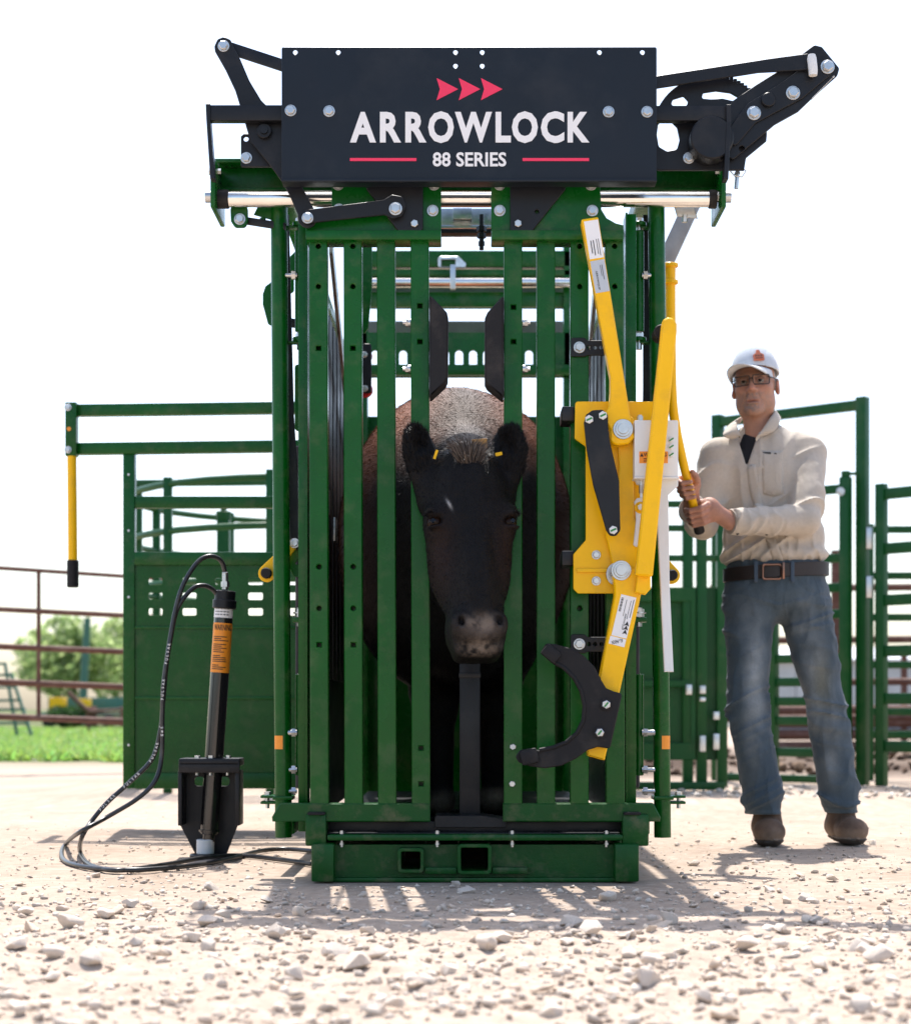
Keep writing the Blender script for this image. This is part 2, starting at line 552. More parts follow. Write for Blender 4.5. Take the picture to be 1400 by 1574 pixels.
ws = (np.clip((y_ - 16.6) / .6, 0, 1) * np.clip((-x_ - 1.2) / .8, 0, 1))[:, None]
wf = np.clip((y_ - 45) / 20, 0, 1)[:, None]
C = C + (sod - C) * np.maximum(ws, wf)

def ground_material(name):
    m = mat(name, (0, 0, 0), .95, var=.13, vscale=22, attr=True, spec=.25, stain=(.33, .25, .185), sscale=1.6, samount=.45)
    nt = m.node_tree; b = nt.nodes['Principled BSDF']
    tc = nt.nodes['Texture Coordinate']
    prev = None
    for sc_, st in ((55, .55), (210, .5), (700, .35)):
        n = nt.nodes.new('ShaderNodeTexNoise'); n.inputs['Scale'].default_value = sc_; n.inputs['Detail'].default_value = 6; n.inputs['Roughness'].default_value = .7
        nt.links.new(tc.outputs['Object'], n.inputs['Vector'])
        bn = nt.nodes.new('ShaderNodeBump'); bn.inputs['Strength'].default_value = st; bn.inputs['Distance'].default_value = .6 / sc_
        nt.links.new(n.outputs['Fac'], bn.inputs['Height'])
        if prev: nt.links.new(prev.outputs['Normal'], bn.inputs['Normal'])
        prev = bn
    nt.links.new(prev.outputs['Normal'], b.inputs['Normal'])
    return m
ground_material('ground_mat')
ground = mesh_np('ground', V, Fg, 'ground_mat', colors=C)
tag(ground, 'pale crushed limestone yard with scattered stones', 'ground', kind='structure')

# ---- stones
mat('stone_pale', (.75, .64, .535), .9, var=.16, vscale=18, bump=.5, bscale=60, stain=(.42, .30, .21), sscale=12, samount=.55, spec=.25)
mat('stone_tan', (.70, .56, .435), .9, var=.18, vscale=20, bump=.5, bscale=60, stain=(.66, .60, .52), sscale=14, samount=.6, spec=.25)
mat('stone_grey', (.66, .57, .485), .9, var=.18, vscale=20, bump=.5, bscale=60, stain=(.64, .58, .5), sscale=14, samount=.6, spec=.25)
def stone_mesh(seed, npts=15, bev=.10):
    r = random.Random(seed); bm = bmesh.new()
    sx, sy, sz = r.uniform(.85, 1.25), r.uniform(.7, 1.0), r.uniform(.42, .72)
    for k in range(npts):
        v = Vector((r.gauss(0, 1), r.gauss(0, 1), r.gauss(0, 1))).normalized() * r.uniform(.85, 1.0)
        bm.verts.new((v.x * sx, v.y * sy, v.z * sz))
    res = bmesh.ops.convex_hull(bm, input=bm.verts[:])
    for g in {e for k in ('geom_interior', 'geom_unused') for e in res[k] if isinstance(e, bmesh.types.BMVert)}:
        if g.is_valid: bm.verts.remove(g)
    if bev: bmesh.ops.bevel(bm, geom=bm.edges[:], offset=bev, segments=1, affect='EDGES', profile=.5, clamp_overlap=True)
    bmesh.ops.triangulate(bm, faces=bm.faces[:])
    return bm
smesh = []
for k in range(15):
    bm = stone_mesh(100 + k, bev=.09); me = bpy.data.meshes.new('stone')
    for f in bm.faces: f.smooth = True
    for e in bm.edges: e.smooth = e.calc_face_angle(0) < math.radians(28)
    bm.to_mesh(me); bm.free(); me.materials.append(M[('stone_pale', 'stone_pale', 'stone_tan', 'stone_grey')[k % 4]]); smesh.append(me)
def put_stone(x, y, s, k=None, sink=.30):
    o = bpy.data.objects.new('stone', smesh[random.randrange(15) if k is None else k])
    COL.objects.link(o); o.parent = ground
    o.scale = (s, s * random.uniform(.85, 1.1), s * random.uniform(.8, 1.15))
    o.rotation_euler = (random.uniform(-.3, .3), random.uniform(-.3, .3), random.uniform(0, 6.28))
    o.location = (x, y, float(ground_h(x, y)) + s * .62 * (1 - 2 * sink))
big = [(108, 1432, 38, 1), (165, 1412, 36, 0), (245, 1488, 46, 2), (877, 1427, 36, 4), (906, 1444, 38, 5), (1150, 1466, 42, 8), (1350, 1482, 50, 9), (1330, 1474, 32, 12), (780, 1450, 30, 13),
       (747, 1470, 46, 1), (770, 1455, 36, 5), (833, 1532, 36, 6), (320, 1428, 34, 8), (545, 1500, 46, 4), (322, 1520, 30, 9), (410, 1386, 20, 12), (565, 1442, 30, 13), (1085, 1547, 34, 3),
       (1300, 1370, 12, 2), (1230, 1352, 18, 6), (1160, 1330, 12, 8), (700, 1360, 16, 7), (997, 1388, 12, 3), (1340, 1298, 14, 4), (1120, 1295, 9, 2), (1128, 1290, 9, 0), (1072, 1295, 8, 1),
       (200, 1395, 26, 11), (230, 1410, 20, 9), (40, 1410, 30, 0), (25, 1470, 34, 4), (110, 1590, 30, 5), (605, 1560, 32, 8), (968, 1425, 20, 2), (1040, 1300, 10, 8), (870, 1458, 26, 0), (150, 1560, 32, 1),
       (460, 1410, 26, 0), (1000, 1500, 40, 13), (1260, 1500, 30, 5), (690, 1510, 36, 12), (80, 1520, 36, 0), (1200, 1440, 24, 5)]
nst = 0
for px, py, w, k in big:
    y = .5 * F / (py - 1090.0); x = (px - 715) * y / F
    put_stone(x, y, w * .60 * y / F, k, .16); nst += 1
while nst < 296:
    y = 2.7 + random.betavariate(1.2, 2.6) * 4.0
    x = random.uniform(-.30, .30) * y
    if y > 4.9 and abs(x) < .60: continue
    if 1.0 < x < 1.6 and 6.2 < y < 7: continue
    s = (.007 + .027 * random.random() ** 2.6) * max(.5, min(1, 1.35 - .2 * (y - 2.7)))
    put_stone(x, y, s, None, random.uniform(.1, .4)); nst += 1
# the fine gravel between them
def scatter_gravel(n):
    protos = []
    for k in range(24):
        bm = stone_mesh(500 + k, 9 if k % 3 else 12, 0)
        protos.append((np.array([v.co[:] for v in bm.verts]), np.array([[v.index for v in f.verts] for f in bm.faces]))); bm.free()
    Vs, Fs, Cs = [], [], []; off = 0
    pal = np.array([[.62, .515, .42], [.56, .44, .34], [.52, .44, .37], [.69, .595, .495], [.59, .485, .39]])
    yv = 2.5 + rng.beta(1.15, 2.6, n) * 6.5
    xv = rng.uniform(-.32, .32, n) * yv
    sv = .0015 + .0145 * rng.random(n) ** 4.0
    sv = sv * np.clip(1.25 - .14 * (yv - 2.5), .5, 1.2)
    keep = ~((yv > 5.1) & (yv < 8.2) & (np.abs(xv) < .6)) & (fbm(xv * 3, yv * 3, 12.0, 2) > -.25 - .4 * rng.random(n))
    xv, yv, sv = xv[keep], yv[keep], sv[keep]; hv = ground_h(xv, yv)
    for i in range(len(xv)):
        P, Q = protos[i % 24]
        R = rot_m(rng.uniform(-.5, .5), rng.uniform(-.5, .5), rng.uniform(0, 6.28))
        Vs.append((P * sv[i]) @ R.T + np.array([xv[i], yv[i], hv[i] + sv[i] * .25])); Fs.append(Q + off); off += len(P)
        Cs.append(np.repeat((pal[i % 5] * rng.uniform(.82, 1.1))[None], len(P), 0))
    return np.concatenate(Vs), np.concatenate(Fs), np.concatenate(Cs)
mat('gravel_mat', (0, 0, 0), .92, var=.12, vscale=60, attr=True, bump=.3, bscale=300, spec=.25)
gv, gf, gc = scatter_gravel(13500)
mesh_np('gravel', gv, gf, 'gravel_mat', ground, None, gc, smooth=False, kind='stuff')

# ---- grass beyond the yard
def grass_blades(n):
    y = 16.3 + (rng.random(n) ** 1.6) * 26
    x = -1.9 - rng.random(n) * (.30 * y - 1.0)
    ok = (x > -.31 * y) & (y > 16.9 + .8 * fbm(x * 1.6, y * 0 + 2.0, 0, 3)); x, y = x[ok], y[ok]; n = len(x)
    h = .04 + .10 * rng.random(n); w = .008 + .010 * rng.random(n) + y * .0004
    a = rng.uniform(0, 2 * PI, n); lean = rng.normal(0, .08, (n, 2))
    z0 = ground_h(x, y) - .01
    ux, uy = np.cos(a) * w, np.sin(a) * w
    v0 = np.stack([x - ux, y - uy, z0], 1); v1 = np.stack([x + ux, y + uy, z0], 1)
    m0 = np.stack([x - ux * .7 + lean[:, 0] * .4, y - uy * .7 + lean[:, 1] * .4, z0 + h * .6], 1); m1 = np.stack([x + ux * .7 + lean[:, 0] * .4, y + uy * .7 + lean[:, 1] * .4, z0 + h * .6], 1)
    t = np.stack([x + lean[:, 0], y + lean[:, 1], z0 + h], 1)
    Vv = np.stack([v0, v1, m1, m0, t], 1).reshape(-1, 3)
    b = np.arange(n)[:, None] * 5
    tri = np.concatenate([b + np.array([[0, 1, 2]]), b + np.array([[0, 2, 3]]), b + np.array([[3, 2, 4]])], 0)
    g = np.stack([rng.uniform(.22, .36, n), rng.uniform(.38, .52, n), rng.uniform(.07, .14, n)], 1)
    fl = rng.random(n) < .02; g[fl] = (.6, .6, .5)
    return Vv, tri, np.repeat(g, 5, 0)
def clods(n, x0, x1, y0, y1, smin_, smax_, cols, seed):
    g = np.random.default_rng(seed); Vs, Fs, Cs = [], [], []; off = 0; protos = []
    for k in range(20):
        bm = stone_mesh(700 + k, 11, 0); protos.append((np.array([v.co[:] for v in bm.verts]), np.array([[v.index for v in f.verts] for f in bm.faces]))); bm.free()
    for i in range(n):
        P, Q = protos[i % 20]
        s = smin_ + (smax_ - smin_) * g.random() ** 2.5; x = g.uniform(x0, x1); y = g.uniform(y0, y1)
        Vs.append((P * s) @ rot_m(g.uniform(-.6, .6), g.uniform(-.6, .6), g.uniform(0, 6.28)).T + np.array([x, y, float(ground_h(x, y)) + s * .3])); Fs.append(Q + off); off += len(P)
        Cs.append(np.repeat((np.array(cols[i % len(cols)]) * g.uniform(.7, 1.2))[None], len(P), 0))
    return np.concatenate(Vs), np.concatenate(Fs), np.concatenate(Cs)
gv, gf, gc = clods(800, .9, 6.5, 13.2, 17.2, .015, .085, [(.10, .06, .038), (.17, .11, .07), (.07, .042, .027)], 5)
mesh_np('soil_clods', gv, gf, 'gravel_mat', ground, None, gc, smooth=False, kind='stuff')
gv, gf, gc = clods(420, 1.2, 3.6, 10.0, 11.6, .006, .036, [(.62, .55, .47), (.50, .42, .34), (.56, .52, .47)], 6)
mesh_np('gravel', gv, gf, 'gravel_mat', ground, None, gc, smooth=False, kind='stuff')
def leaf_material(name):
    m = mat(name, (0, 0, 0), .55, var=.1, vscale=3, attr=True)
    nt = m.node_tree; b = nt.nodes['Principled BSDF']; out = nt.nodes['Material Output']
    tr = nt.nodes.new('ShaderNodeBsdfTranslucent'); mx = nt.nodes.new('ShaderNodeMixShader'); mx.inputs[0].default_value = .55
    src = b.inputs['Base Color'].links[0].from_socket
    nt.links.new(src, tr.inputs['Color'])
    nt.links.new(b.outputs[0], mx.inputs[1]); nt.links.new(tr.outputs[0], mx.inputs[2]); nt.links.new(mx.outputs[0], out.inputs['Surface'])
    return m
leaf_material('grass_mat'); leaf_material('leaf_mat')
gv, gf, gc = grass_blades(60000)
grass = mesh_np('grass', gv, gf, 'grass_mat', None, None, gc, smooth=False, kind='stuff')
tag(grass, 'bright green grass beyond the rusty pipe gate', 'grass')
# ================================================================== the squeeze chute
Y0 = 5.20
chute = thing('squeeze_chute', 'green steel cattle squeeze chute with a black ARROWLOCK sign over its head gate', 'cattle chute', (0, 5.6, 0))
ck = Maker(chute)
S0 = Y0 / F

def P2(pts, Y):
    return [xz(a, b, Y) for a, b in pts]

def zbolts(name, pts, y, rpx, parent, material='zinc', washer=True):
    """one bolt object for each listed pixel"""
    for (a, b) in pts:
        x, z = xz(a, b, y)
        ck.part(name, MB().bolt(x, z, y, rpx * y / F, washer), material, parent)

# ---- base: two skids, front channel with two square pockets, rear channel
base = MB()
for a, b in ((480, 515), (943, 980)):
    x0, x1 = xz(a, 0, Y0)[0], xz(b, 0, Y0)[0]
    base.box(x0, x1, 5.16, 8.0, 0.002, 0.112, 0.008)
Yc = 5.22
cx0, cx1 = xz(513, 0, Yc)[0], xz(945, 0, Yc)[0]
zt, zb = xz(0, 1298, Yc)[1], xz(0, 1350, Yc)[1]
pk = [(612, 652, 1302, 1340), (703, 755, 1296, 1342)]
holes = []
for a, b, c, d in pk:
    p, q = xz(a + 3, d - 3, Yc), xz(b - 3, c + 5, Yc)
    holes.append([(p[0], p[1]), (q[0], p[1]), (q[0], min(q[1], zt - 0.004)), (p[0], min(q[1], zt - 0.004))])
base.plate([(cx0, zb), (cx1, zb), (cx1, zt), (cx0, zt)], Yc, Yc + 0.012, holes, 0.001)
base.box(cx0, cx1, Yc - 0.03, Yc + 0.0, zb - 0.008, zb + 0.004, 0.003)
base.box(cx0, cx1, 7.9, 7.95, 0.01, 0.11, 0.004)
base_o = ck.part('base_frame', base, 'dusty_green_paint')
for a, b, c, d in pk:
    p, q = xz(a, d, Yc), xz(b, c, Yc)
    o_ = fillet([(p[0], p[1]), (q[0], p[1]), (q[0], q[1]), (p[0], q[1])], 0.012)
    t = 0.010
    i_ = fillet([(p[0] + t, p[1] + t), (q[0] - t, p[1] + t), (q[0] - t, q[1] - t), (p[0] + t, q[1] - t)], 0.005)
    ck.part('fork_pocket', MB().plate(o_, Yc - 0.045, Yc + 0.35, [i_], 0.002), 'dusty_green_paint', base_o)
for a, b in ((653, 702), (756, 810)):
    p, q = xz(a, 1342, Yc), xz(b, 1332, Yc)
    ck.part('weld_strip', MB().box(p[0], q[0], Yc - 0.03, Yc - 0.001, p[1], q[1], 0.003), 'dusty_green_paint', base_o)
for a, b, e in ((470, 502, 478), (956, 996, 990)):
    x0, x1 = xz(a, 0, Y0)[0], xz(b, 0, Y0)[0]
    zz0, zz1 = xz(0, 1300, Y0)[1], xz(0, 1251, Y0)[1]
    m = MB(); m.box(x0, x1, 5.185, 5.24, zz0, zz1, 0.006); m.box(x0 + 0.006, x1 - 0.006, 5.24, 5.5, zz0 + 0.01, zz1, 0.004)
    k = ck.part('corner_block', m, 'dusty_green_paint', base_o)
    zs = xz(0, 1237, Y0)[1]
    ck.part('pad', MB().box(x0 + 0.008 if a < 700 else x0 + 0.002, x1 - 0.002 if a < 700 else x1 - 0.024, 5.168, 5.20, zz1 - 0.002, zs - 0.02, 0.003), 'rubber', base_o)
# floor with a raised diamond tread
fz = xz(0, 1281, Y0)[1]
ft = MB(); ft.box(-0.425, 0.45, 5.235, 7.88, fz - 0.012, fz, 0.002)
floor_o = ck.part('floor', ft, 'black_paint')
tr = MB()
for j in range(26):
    for i in range(27):
        x = -0.41 + i * 0.0325; y = 5.27 + j * 0.045
        s = 1 if (i + j) % 2 else -1
        dx, dy = 0.012, 0.012 * s
        tr.bar((x - dx, y - dy, fz + 0.001), (x + dx, y + dy, fz + 0.001), 0.006, 0.005, 0.0, up=(0, 0, 1))
ck.part('floor_tread', tr, 'black_paint', floor_o, kind='stuff')
m = MB(); x0, x1 = xz(503, 0, Y0)[0], xz(957, 0, Y0)[0]
m.box(x0, x1, 5.185, 5.232, xz(0, 1292, Y0)[1], fz - 0.002, 0.008)
edge_o = ck.part('floor_edge', m, 'dusty_green_paint')
for a in (525, 672, 787, 932):
    x = xz(a, 0, Y0)[0]
    mm = MB(); mm.cyl((x, 5.205, fz - 0.04), (x, 5.205, fz + 0.008), 0.0045, 10)
    mm.cyl((x, 5.205, fz - 0.001), (x, 5.205, fz + 0.006), 0.0085, 6); mm.cyl((x, 5.205, fz - 0.034), (x, 5.205, fz - 0.027), 0.0085, 6)
    ck.part('bolt', mm, 'zinc', edge_o)
# black sill behind the doors and the neck post with its foot
m = MB(); x0, z0 = xz(505, 1273, 5.28); x1, z1 = xz(955, 1262, 5.28)
m.box(x0, x1, 5.27, 5.30, fz - 0.001, z1, 0.003)
ck.part('sill', m, 'black_paint')
Yp = 5.33
m = MB(); x0, z0 = xz(706, 1262, Yp); x1, z1 = xz(738, 1008, Yp)
m.box(x0, x1, Yp, Yp + 0.06, z0, z1, 0.004)
np_o = ck.part('neck_post', m, 'black_paint')
a, b = xz(705, 1042, Yp), xz(739, 1034, Yp)
ck.part('band', MB().box(a[0], b[0], Yp - 0.004, Yp + 0.064, a[1], b[1], 0.002), 'black_paint', np_o)
Yp = 5.25
ck.part('foot', MB().plate(fillet(P2([(668, 1272), (668, 1254), (712, 1254), (740, 1254), (778, 1260), (778, 1272)], Yp), 0.006), Yp, Yp + 0.16), 'black_paint', np_o)

# ---- head gate doors
def hollow_bar(pt, pb, y, wpx, zt_, zb_, holes, name, parent):
    """square tube, pixel centres pt (top) / pb (bottom); holes: (py, kind) on its front face"""
    w = wpx * y / F
    xt, xb = xz(pt, 0, y)[0], xz(pb, 0, y)[0]
    m = MB(); h2 = w / 2
    def cx(z): return xb + (xt - xb) * (z - zb_) / (zt_ - zb_)
    hl = []
    for py, kd in holes:
        z = xz(0, py, y)[1]; c = cx(z) + 0.0005
        if kd == 'r': hl.append(circle(c, z, 0.0072, 14))
        else: hl.append([(c - .0068, z - .0062), (c + .0068, z - .0062), (c + .0068, z + .0062), (c - .0068, z + .0062)])
    m.plate([(xb - h2, zb_), (xb + h2, zb_), (xt + h2, zt_), (xt - h2, zt_)], y, y + 0.006, hl, 0.0025)
    for s in (-1, 1):
        m.plate([(xb + s * h2, zb_), (xb + s * (h2 - .004), zb_), (xt + s * (h2 - .004), zt_), (xt + s * h2, zt_)], y + 0.0055, y + 0.05, (), 0.0008)
    m.plate([(xb - h2, zb_), (xb + h2, zb_), (xt + h2, zt_), (xt - h2, zt_)], y + 0.046, y + 0.052, (), 0.002)
    return ck.part(name, m, 'green_paint', parent)

hp = [(378, 'r'), (440, 'r'), (535, 's'), (871, 'r'), (935, 'r'), (991, 's')]
hin = [(470, 's'), (525, 's'), (1150, 's'), (1205, 's')]
zt_ = xz(0, 362, Y0)[1]
zb_ = xz(0, 1236, Y0)[1]
zin = xz(0, 1262, Y0)[1]
doors = {}
for side in ('left', 'right'):
    L = side == 'left'
    m = MB(); Yd = 5.188
    pl = [(510, 283), (678, 283), (678, 356), (470, 356), (470, 343), (497, 340), (510, 325)] if L else \
         [(755, 283), (755, 356), (958, 356), (958, 346), (946, 343), (932, 335), (924, 322), (922, 283)]
    m.plate(P2(pl, Yd), Yd, Yd + 0.010, (), 0.0015)
    a, b = (470, 678) if L else (755, 958)
    x0, zz0 = xz(a, 369, 5.175); x1, zz1 = xz(b, 354, 5.175)
    m.box(x0, x1, 5.170, 5.262, zz0, zz1, 0.004)
    # lower rail with a chamfered outer end
    rl = [(661, 1263), (661, 1235), (430, 1235), (418, 1256), (419, 1263)] if L else [(773, 1263), (773, 1235), (1004, 1235), (1015, 1256), (1014, 1263)]
    lowr = MB().plate(P2(rl, Y0 - 0.004), Y0 - 0.004, Y0 + 0.05, (), 0.003)
    d = ck.part('head_gate_door', m, 'green_paint')
    doors[side] = d
    ck.part('lower_rail', lowr, 'dusty_green_paint', d)
    if L:
        bars = [(489, 491, hp), (542, 543.5, hp), (593, 595, []), (645, 647, hin)]
    else:
        bars = [(788.5, 788.5, [(472, 's'), (525, 's')]), (839, 839, []), (890.5, 890.5, [(378, 'r'), (440, 'r'), (935, 'r')]), (944, 946, [(378, 'r'), (440, 'r')])]
    for i, (pt, pb, hl) in enumerate(bars):
        inner = (i == 3) if L else (i == 0)
        hollow_bar(pt, pb, Y0, 28, zt_, zb_ - 0.003, hl, 'bar', d)
    if not L:
        zbolts('bolt', [(788, 1148), (787, 1205)], Y0, 5, d, washer=False)
    # rubber neck pad and its side bolts
    pad = [(660, 455), (664, 457), (687, 481), (689, 490), (688, 582), (684, 590), (662, 610), (660, 610)] if L else \
          [(774, 456), (770, 458), (749, 481), (745, 490), (745, 586), (749, 593), (772, 611), (774, 611)]
    ck.part('neck_pad', MB().plate(fillet(P2(pad, 5.16), 0.005), 5.15, 5.245, (), 0.005), 'rubber', d)
    for py in (497, 568):
        x, z = xz(631 if L else 803, py, 5.23); s = -1 if L else 1
        mm = MB(); mm.cyl((x, 5.225, z), (x + s * 0.006, 5.225, z), 0.0125, 18); mm.cyl((x + s * 0.006, 5.225, z), (x + s * 0.015, 5.225, z), 0.010, 6)
        mm.cyl((x + s * 0.015, 5.225, z), (x + s * 0.022, 5.225, z), 0.006, 10)
        ck.part('bolt', mm, 'zinc', d)
    # black linkage plate on the door plate
    bp = [(556, 281), (650, 281), (650, 356), (613, 356), (595, 332), (582, 314)] if L else [(784, 281), (784, 357), (816, 357), (876, 281)]
    ck.part('linkage_plate', MB().plate(fillet(P2(bp, 5.17), 0.012), 5.171, 5.187, [circle(*xz(825, 325, 5.17), .006, 12)] if not L else (), 0.0015), 'black_paint', d)
    zbolts('bolt', [(665, 324), (521, 322), (520, 284), (667, 284)] if L else [(768, 324), (910, 324), (768, 284), (908, 284)], 5.187, 7, d)
    zbolts('bolt', [(637, 344)] if L else [(796, 344)], 5.170, 6, d, washer=False)

# ---- overhead: chrome slide tube, green beam, end plates
m = MB(); xa, zz = xz(345, 305.5, 5.28); xb = xz(1097, 0, 5.28)[0]
m.cyl((xa, 5.285, zz), (xb, 5.285, zz), 0.0235, 28)
tube_o = ck.part('slide_tube', m, 'chrome')
for a, b in ((334, 352), (1089, 1101)):
    ck.part('collar', MB().cyl((xz(a, 0, 5.28)[0], 5.285, zz), (xz(b, 0, 5.28)[0], 5.285, zz), 0.0275, 24, 0.002), 'rubber', tube_o)
m = MB(); x0, zlo = xz(335, 293, 5.36); x1, zhi = xz(1105, 255, 5.36)
m.box(x0, x1, 5.36, 5.37, zlo, zhi, 0.002); m.box(x0, x1, 5.30, 5.37, zhi - 0.008, zhi + 0.004, 0.003); m.box(x0, x1, 5.33, 5.37, zlo - 0.008, zlo + 0.001, 0.002)
beam_o = ck.part('top_beam', m, 'green_paint')
for a, s in ((331.5, -1), (1107.5, 1)):
    x = xz(a, 0, 5.28)[0]; zc0, zc1 = xz(0, 327, 5.28)[1], xz(0, 252, 5.28)[1]
    ck.part('end_plate', MB().box(x - .007, x + .007, 5.22, 5.44, zc0, zc1, 0.004), 'green_paint', beam_o)
    for py, r in ((302, .017), (263, .010)):
        z = xz(0, py, 5.28)[1]
        mm = MB(); mm.cyl((x + s * .007, 5.285, z), (x + s * .011, 5.285, z), r * 1.2, 18); mm.cyl((x + s * .011, 5.285, z), (x + s * (.02 if r < .015 else .030), 5.285, z), r, 6 if r < .015 else 20)
        mm.cyl((x - s * .007, 5.285, z), (x - s * .016, 5.285, z), r * .9, 6)
        ck.part('bolt', mm, 'zinc', beam_o)
# lug and small link on the left, bracket on the right
lug = fillet(P2([(354, 316), (381, 316), (381, 340), (377, 349), (361, 349), (355, 340)], 5.31), 0.012)
lo = ck.part('lug', MB().plate(lug, 5.31, 5.325), 'green_paint', beam_o)
zbolts('bolt', [(369, 337)], 5.31, 7, beam_o)
ck.part('short_link', MB().bar(at(369, 338, 5.335), at(440, 349, 5.335), .022, .012), 'black_paint')
br = MB().plate(P2([(1036, 317), (1066, 317), (1072, 336), (1040, 332)], 5.34), 5.34, 5.346); 
x, z = xz(1052, 335, 5.34); br.cyl((x, 5.343, z - .012), (x, 5.343, z + .01), .009, 6)
ck.part('gusset', br, 'galvanised', beam_o)
br = MB().plate(P2([(390, 330), (396, 318), (418, 318), (418, 338)], 5.34), 5.34, 5.346)
x, z = xz(404, 340, 5.34); br.cyl((x, 5.343, z - .01), (x, 5.343, z + .01), .009, 6)
ck.part('gusset', br, 'green_paint', beam_o)

# ---- sign
Ys = 5.09
out = fillet(P2([(433, 281), (1009, 281), (1009, 72), (433, 72)], Ys), 0.006)
hl = [circle(*xz(a, b, Ys), 3.6 * Ys / F, 14) for a, b in ((454, 80), (520, 80), (700, 80), (741, 80), (700, 101), (741, 101), (921, 80), (987, 80))]
m = MB(); m.plate(out, Ys, Ys + 0.006, hl, 0.0015)
x0, z0 = xz(433.5, 281, Ys); x1, z1 = xz(1008.5, 275, Ys)
m.box(x0, x1, Ys - 0.012, Ys + 0.045, z0, z1 - 0.002, 0.002)
sign_o = ck.part('sign_panel', m, 'sign_paint', label='black sign panel lettered ARROWLOCK 88 SERIES')
yt = Ys - 0.0008
def word(body, a, b, c, d, bold, mname, parent, y=yt, name='lettering'):
    p, q = xz(a, d, y), xz(b, c, y)
    return ck.part(name, MB().text(body, (p[0] + q[0]) / 2, (p[1] + q[1]) / 2, y, 0.1, q[0] - p[0], q[1] - p[1], bold), mname, parent)
for ch_, a_, b_ in (('A', 538, 578), ('R', 584, 616.5), ('R', 623, 655.5), ('O', 658, 697.5), ('W', 699, 756), ('L', 761.5, 785), ('O', 786.5, 826.5), ('C', 831, 867), ('K', 872, 905.5)):
    word(ch_, a_, b_, 171 if ch_ in 'OC' else 172, 220 if ch_ in 'OC' else 219, 0.0040, 'white_print', sign_o, name='letter')
word('88 SERIES', 665, 778, 234, 256, 0.0022, 'white_print', sign_o)
for a, b in ((538, 640), (803, 905)):
    p, q = xz(a, 247.5, yt), xz(b, 243, yt)
    ck.part('stripe', MB().box(p[0], q[0], yt - .0006, yt + .0006, p[1], q[1], 0), 'red_print', sign_o)
for a in (671, 705, 739):
    ck.part('arrow_mark', MB().plate(P2([(a, 154), (a + 5, 137), (a, 120), (a + 33, 137)], yt), yt - .0006, yt + .0006, (), 0), 'red_print', sign_o)
zbolts('bolt', [(447, 170), (506, 171), (935, 172), (994, 172)], Ys, 7, sign_o)

# ---- overhead linkage, left
m = MB(); x0, z0 = xz(321, 186, 5.13); x1, z1 = xz(560, 162, 5.13)
m.box(x0, x1, 5.125, 5.155, z0, z1, 0.003)
ck.part('sign_arm', m, 'black_paint')
ck.part('strap', MB().plate(P2([(317, 161), (324, 161), (324, 185), (331, 276), (324, 276), (318, 185)], 5.13), 5.12, 5.16), 'black_paint')
crank = [(330, 72), (331, 80), (347, 108), (362, 140), (372, 172), (380, 200), (386, 219), (412, 250), (432, 277), (445, 300), (458, 330), (459, 342), (466, 349), (474, 351), (482, 348), (488, 338), (485, 326), (466, 290), (452, 262), (445, 235), (440, 190), (425, 178), (402, 155), (384, 125), (370, 92), (359, 72), (355, 62), (345, 57), (335, 61)]
cr = ck.part('bell_crank', MB().plate(fillet(P2(crank, 5.165), 0.01, 2), 5.160, 5.170), 'black_paint', label='black bell crank left of the sign')
zbolts('bolt', [(344, 71)], 5.160, 7, cr)
zbolts('bolt', [(473, 335)], 5.1458, 7, cr)
x, z = xz(407, 203, 5.16); ck.part('pivot_boss', MB().cyl((x, 5.145, z), (x, 5.162, z), .0215, 24, .002).cyl((x, 5.138, z), (x, 5.15, z), .011, 12), 'black_paint', cr)
ck.part('top_link', MB().bar(at(344, 71, 5.18), at(640, 168, 5.18), 18 * S0, .010, .002), 'black_paint')
lk = fillet(P2([(466, 325), (590, 309), (603, 301), (618, 304), (624, 318), (618, 334), (604, 338), (592, 332), (480, 344), (468, 345)], 5.16), .008, 3)
l2 = ck.part('door_link', MB().plate(lk, 5.146, 5.156), 'black_paint')
zbolts('bolt', [(608, 321)], 5.146, 8, l2)
sp = ck.part('stop_plate', MB().plate(fillet(P2([(371, 258), (371, 211), (376, 207), (440, 207), (440, 258)], 5.2), .005), 5.19, 5.2, [circle(*xz(379, 215, 5.2), .0075, 12)]), 'black_paint')
zbolts('bolt', [(379, 243)], 5.19, 7, sp)

# ---- overhead linkage, right
m = MB(); x0, z0 = xz(870, 186, 5.13); x1, z1 = xz(1121, 163, 5.13)
m.box(x0, x1, 5.125, 5.155, z0, z1, 0.003)
ck.part('sign_arm', m, 'black_paint')
ck.part('strap', MB().plate(P2([(1115, 163), (1122, 163), (1122, 190), (1118, 277), (1111, 277), (1115, 190)], 5.13), 5.115, 5.16), 'black_paint')
arc = [(1090 + 88 * math.cos(t), 205 - 88 * math.sin(t)) for t in [math.radians(k) for k in range(-8, 176, 6)]]
whl = arc + [(1000, 250), (1010, 262), (1143, 262), (1146, 243)]
kid = fillet(P2([(1011, 192), (1016, 186), (1030, 186), (1040, 196), (1044, 215), (1040, 230), (1024, 233), (1012, 226), (1009, 208)], 5.19), .01, 3)
kid2 = fillet(P2([(1030, 163), (1034, 153), (1050, 148), (1057, 156), (1055, 163)], 5.19), .006, 3)
kid3 = fillet(P2([(1078, 152), (1080, 143), (1100, 140), (1122, 143), (1136, 151), (1132, 157), (1110, 152), (1090, 153)], 5.19), .005, 3)
kid4 = circle(*xz(1165, 207, 5.19), .007, 12)
w_o = ck.part('latch_wheel', MB().plate(P2(whl, 5.19), 5.186, 5.198, [kid, kid2, kid3, kid4]), 'black_paint')
tm = MB()
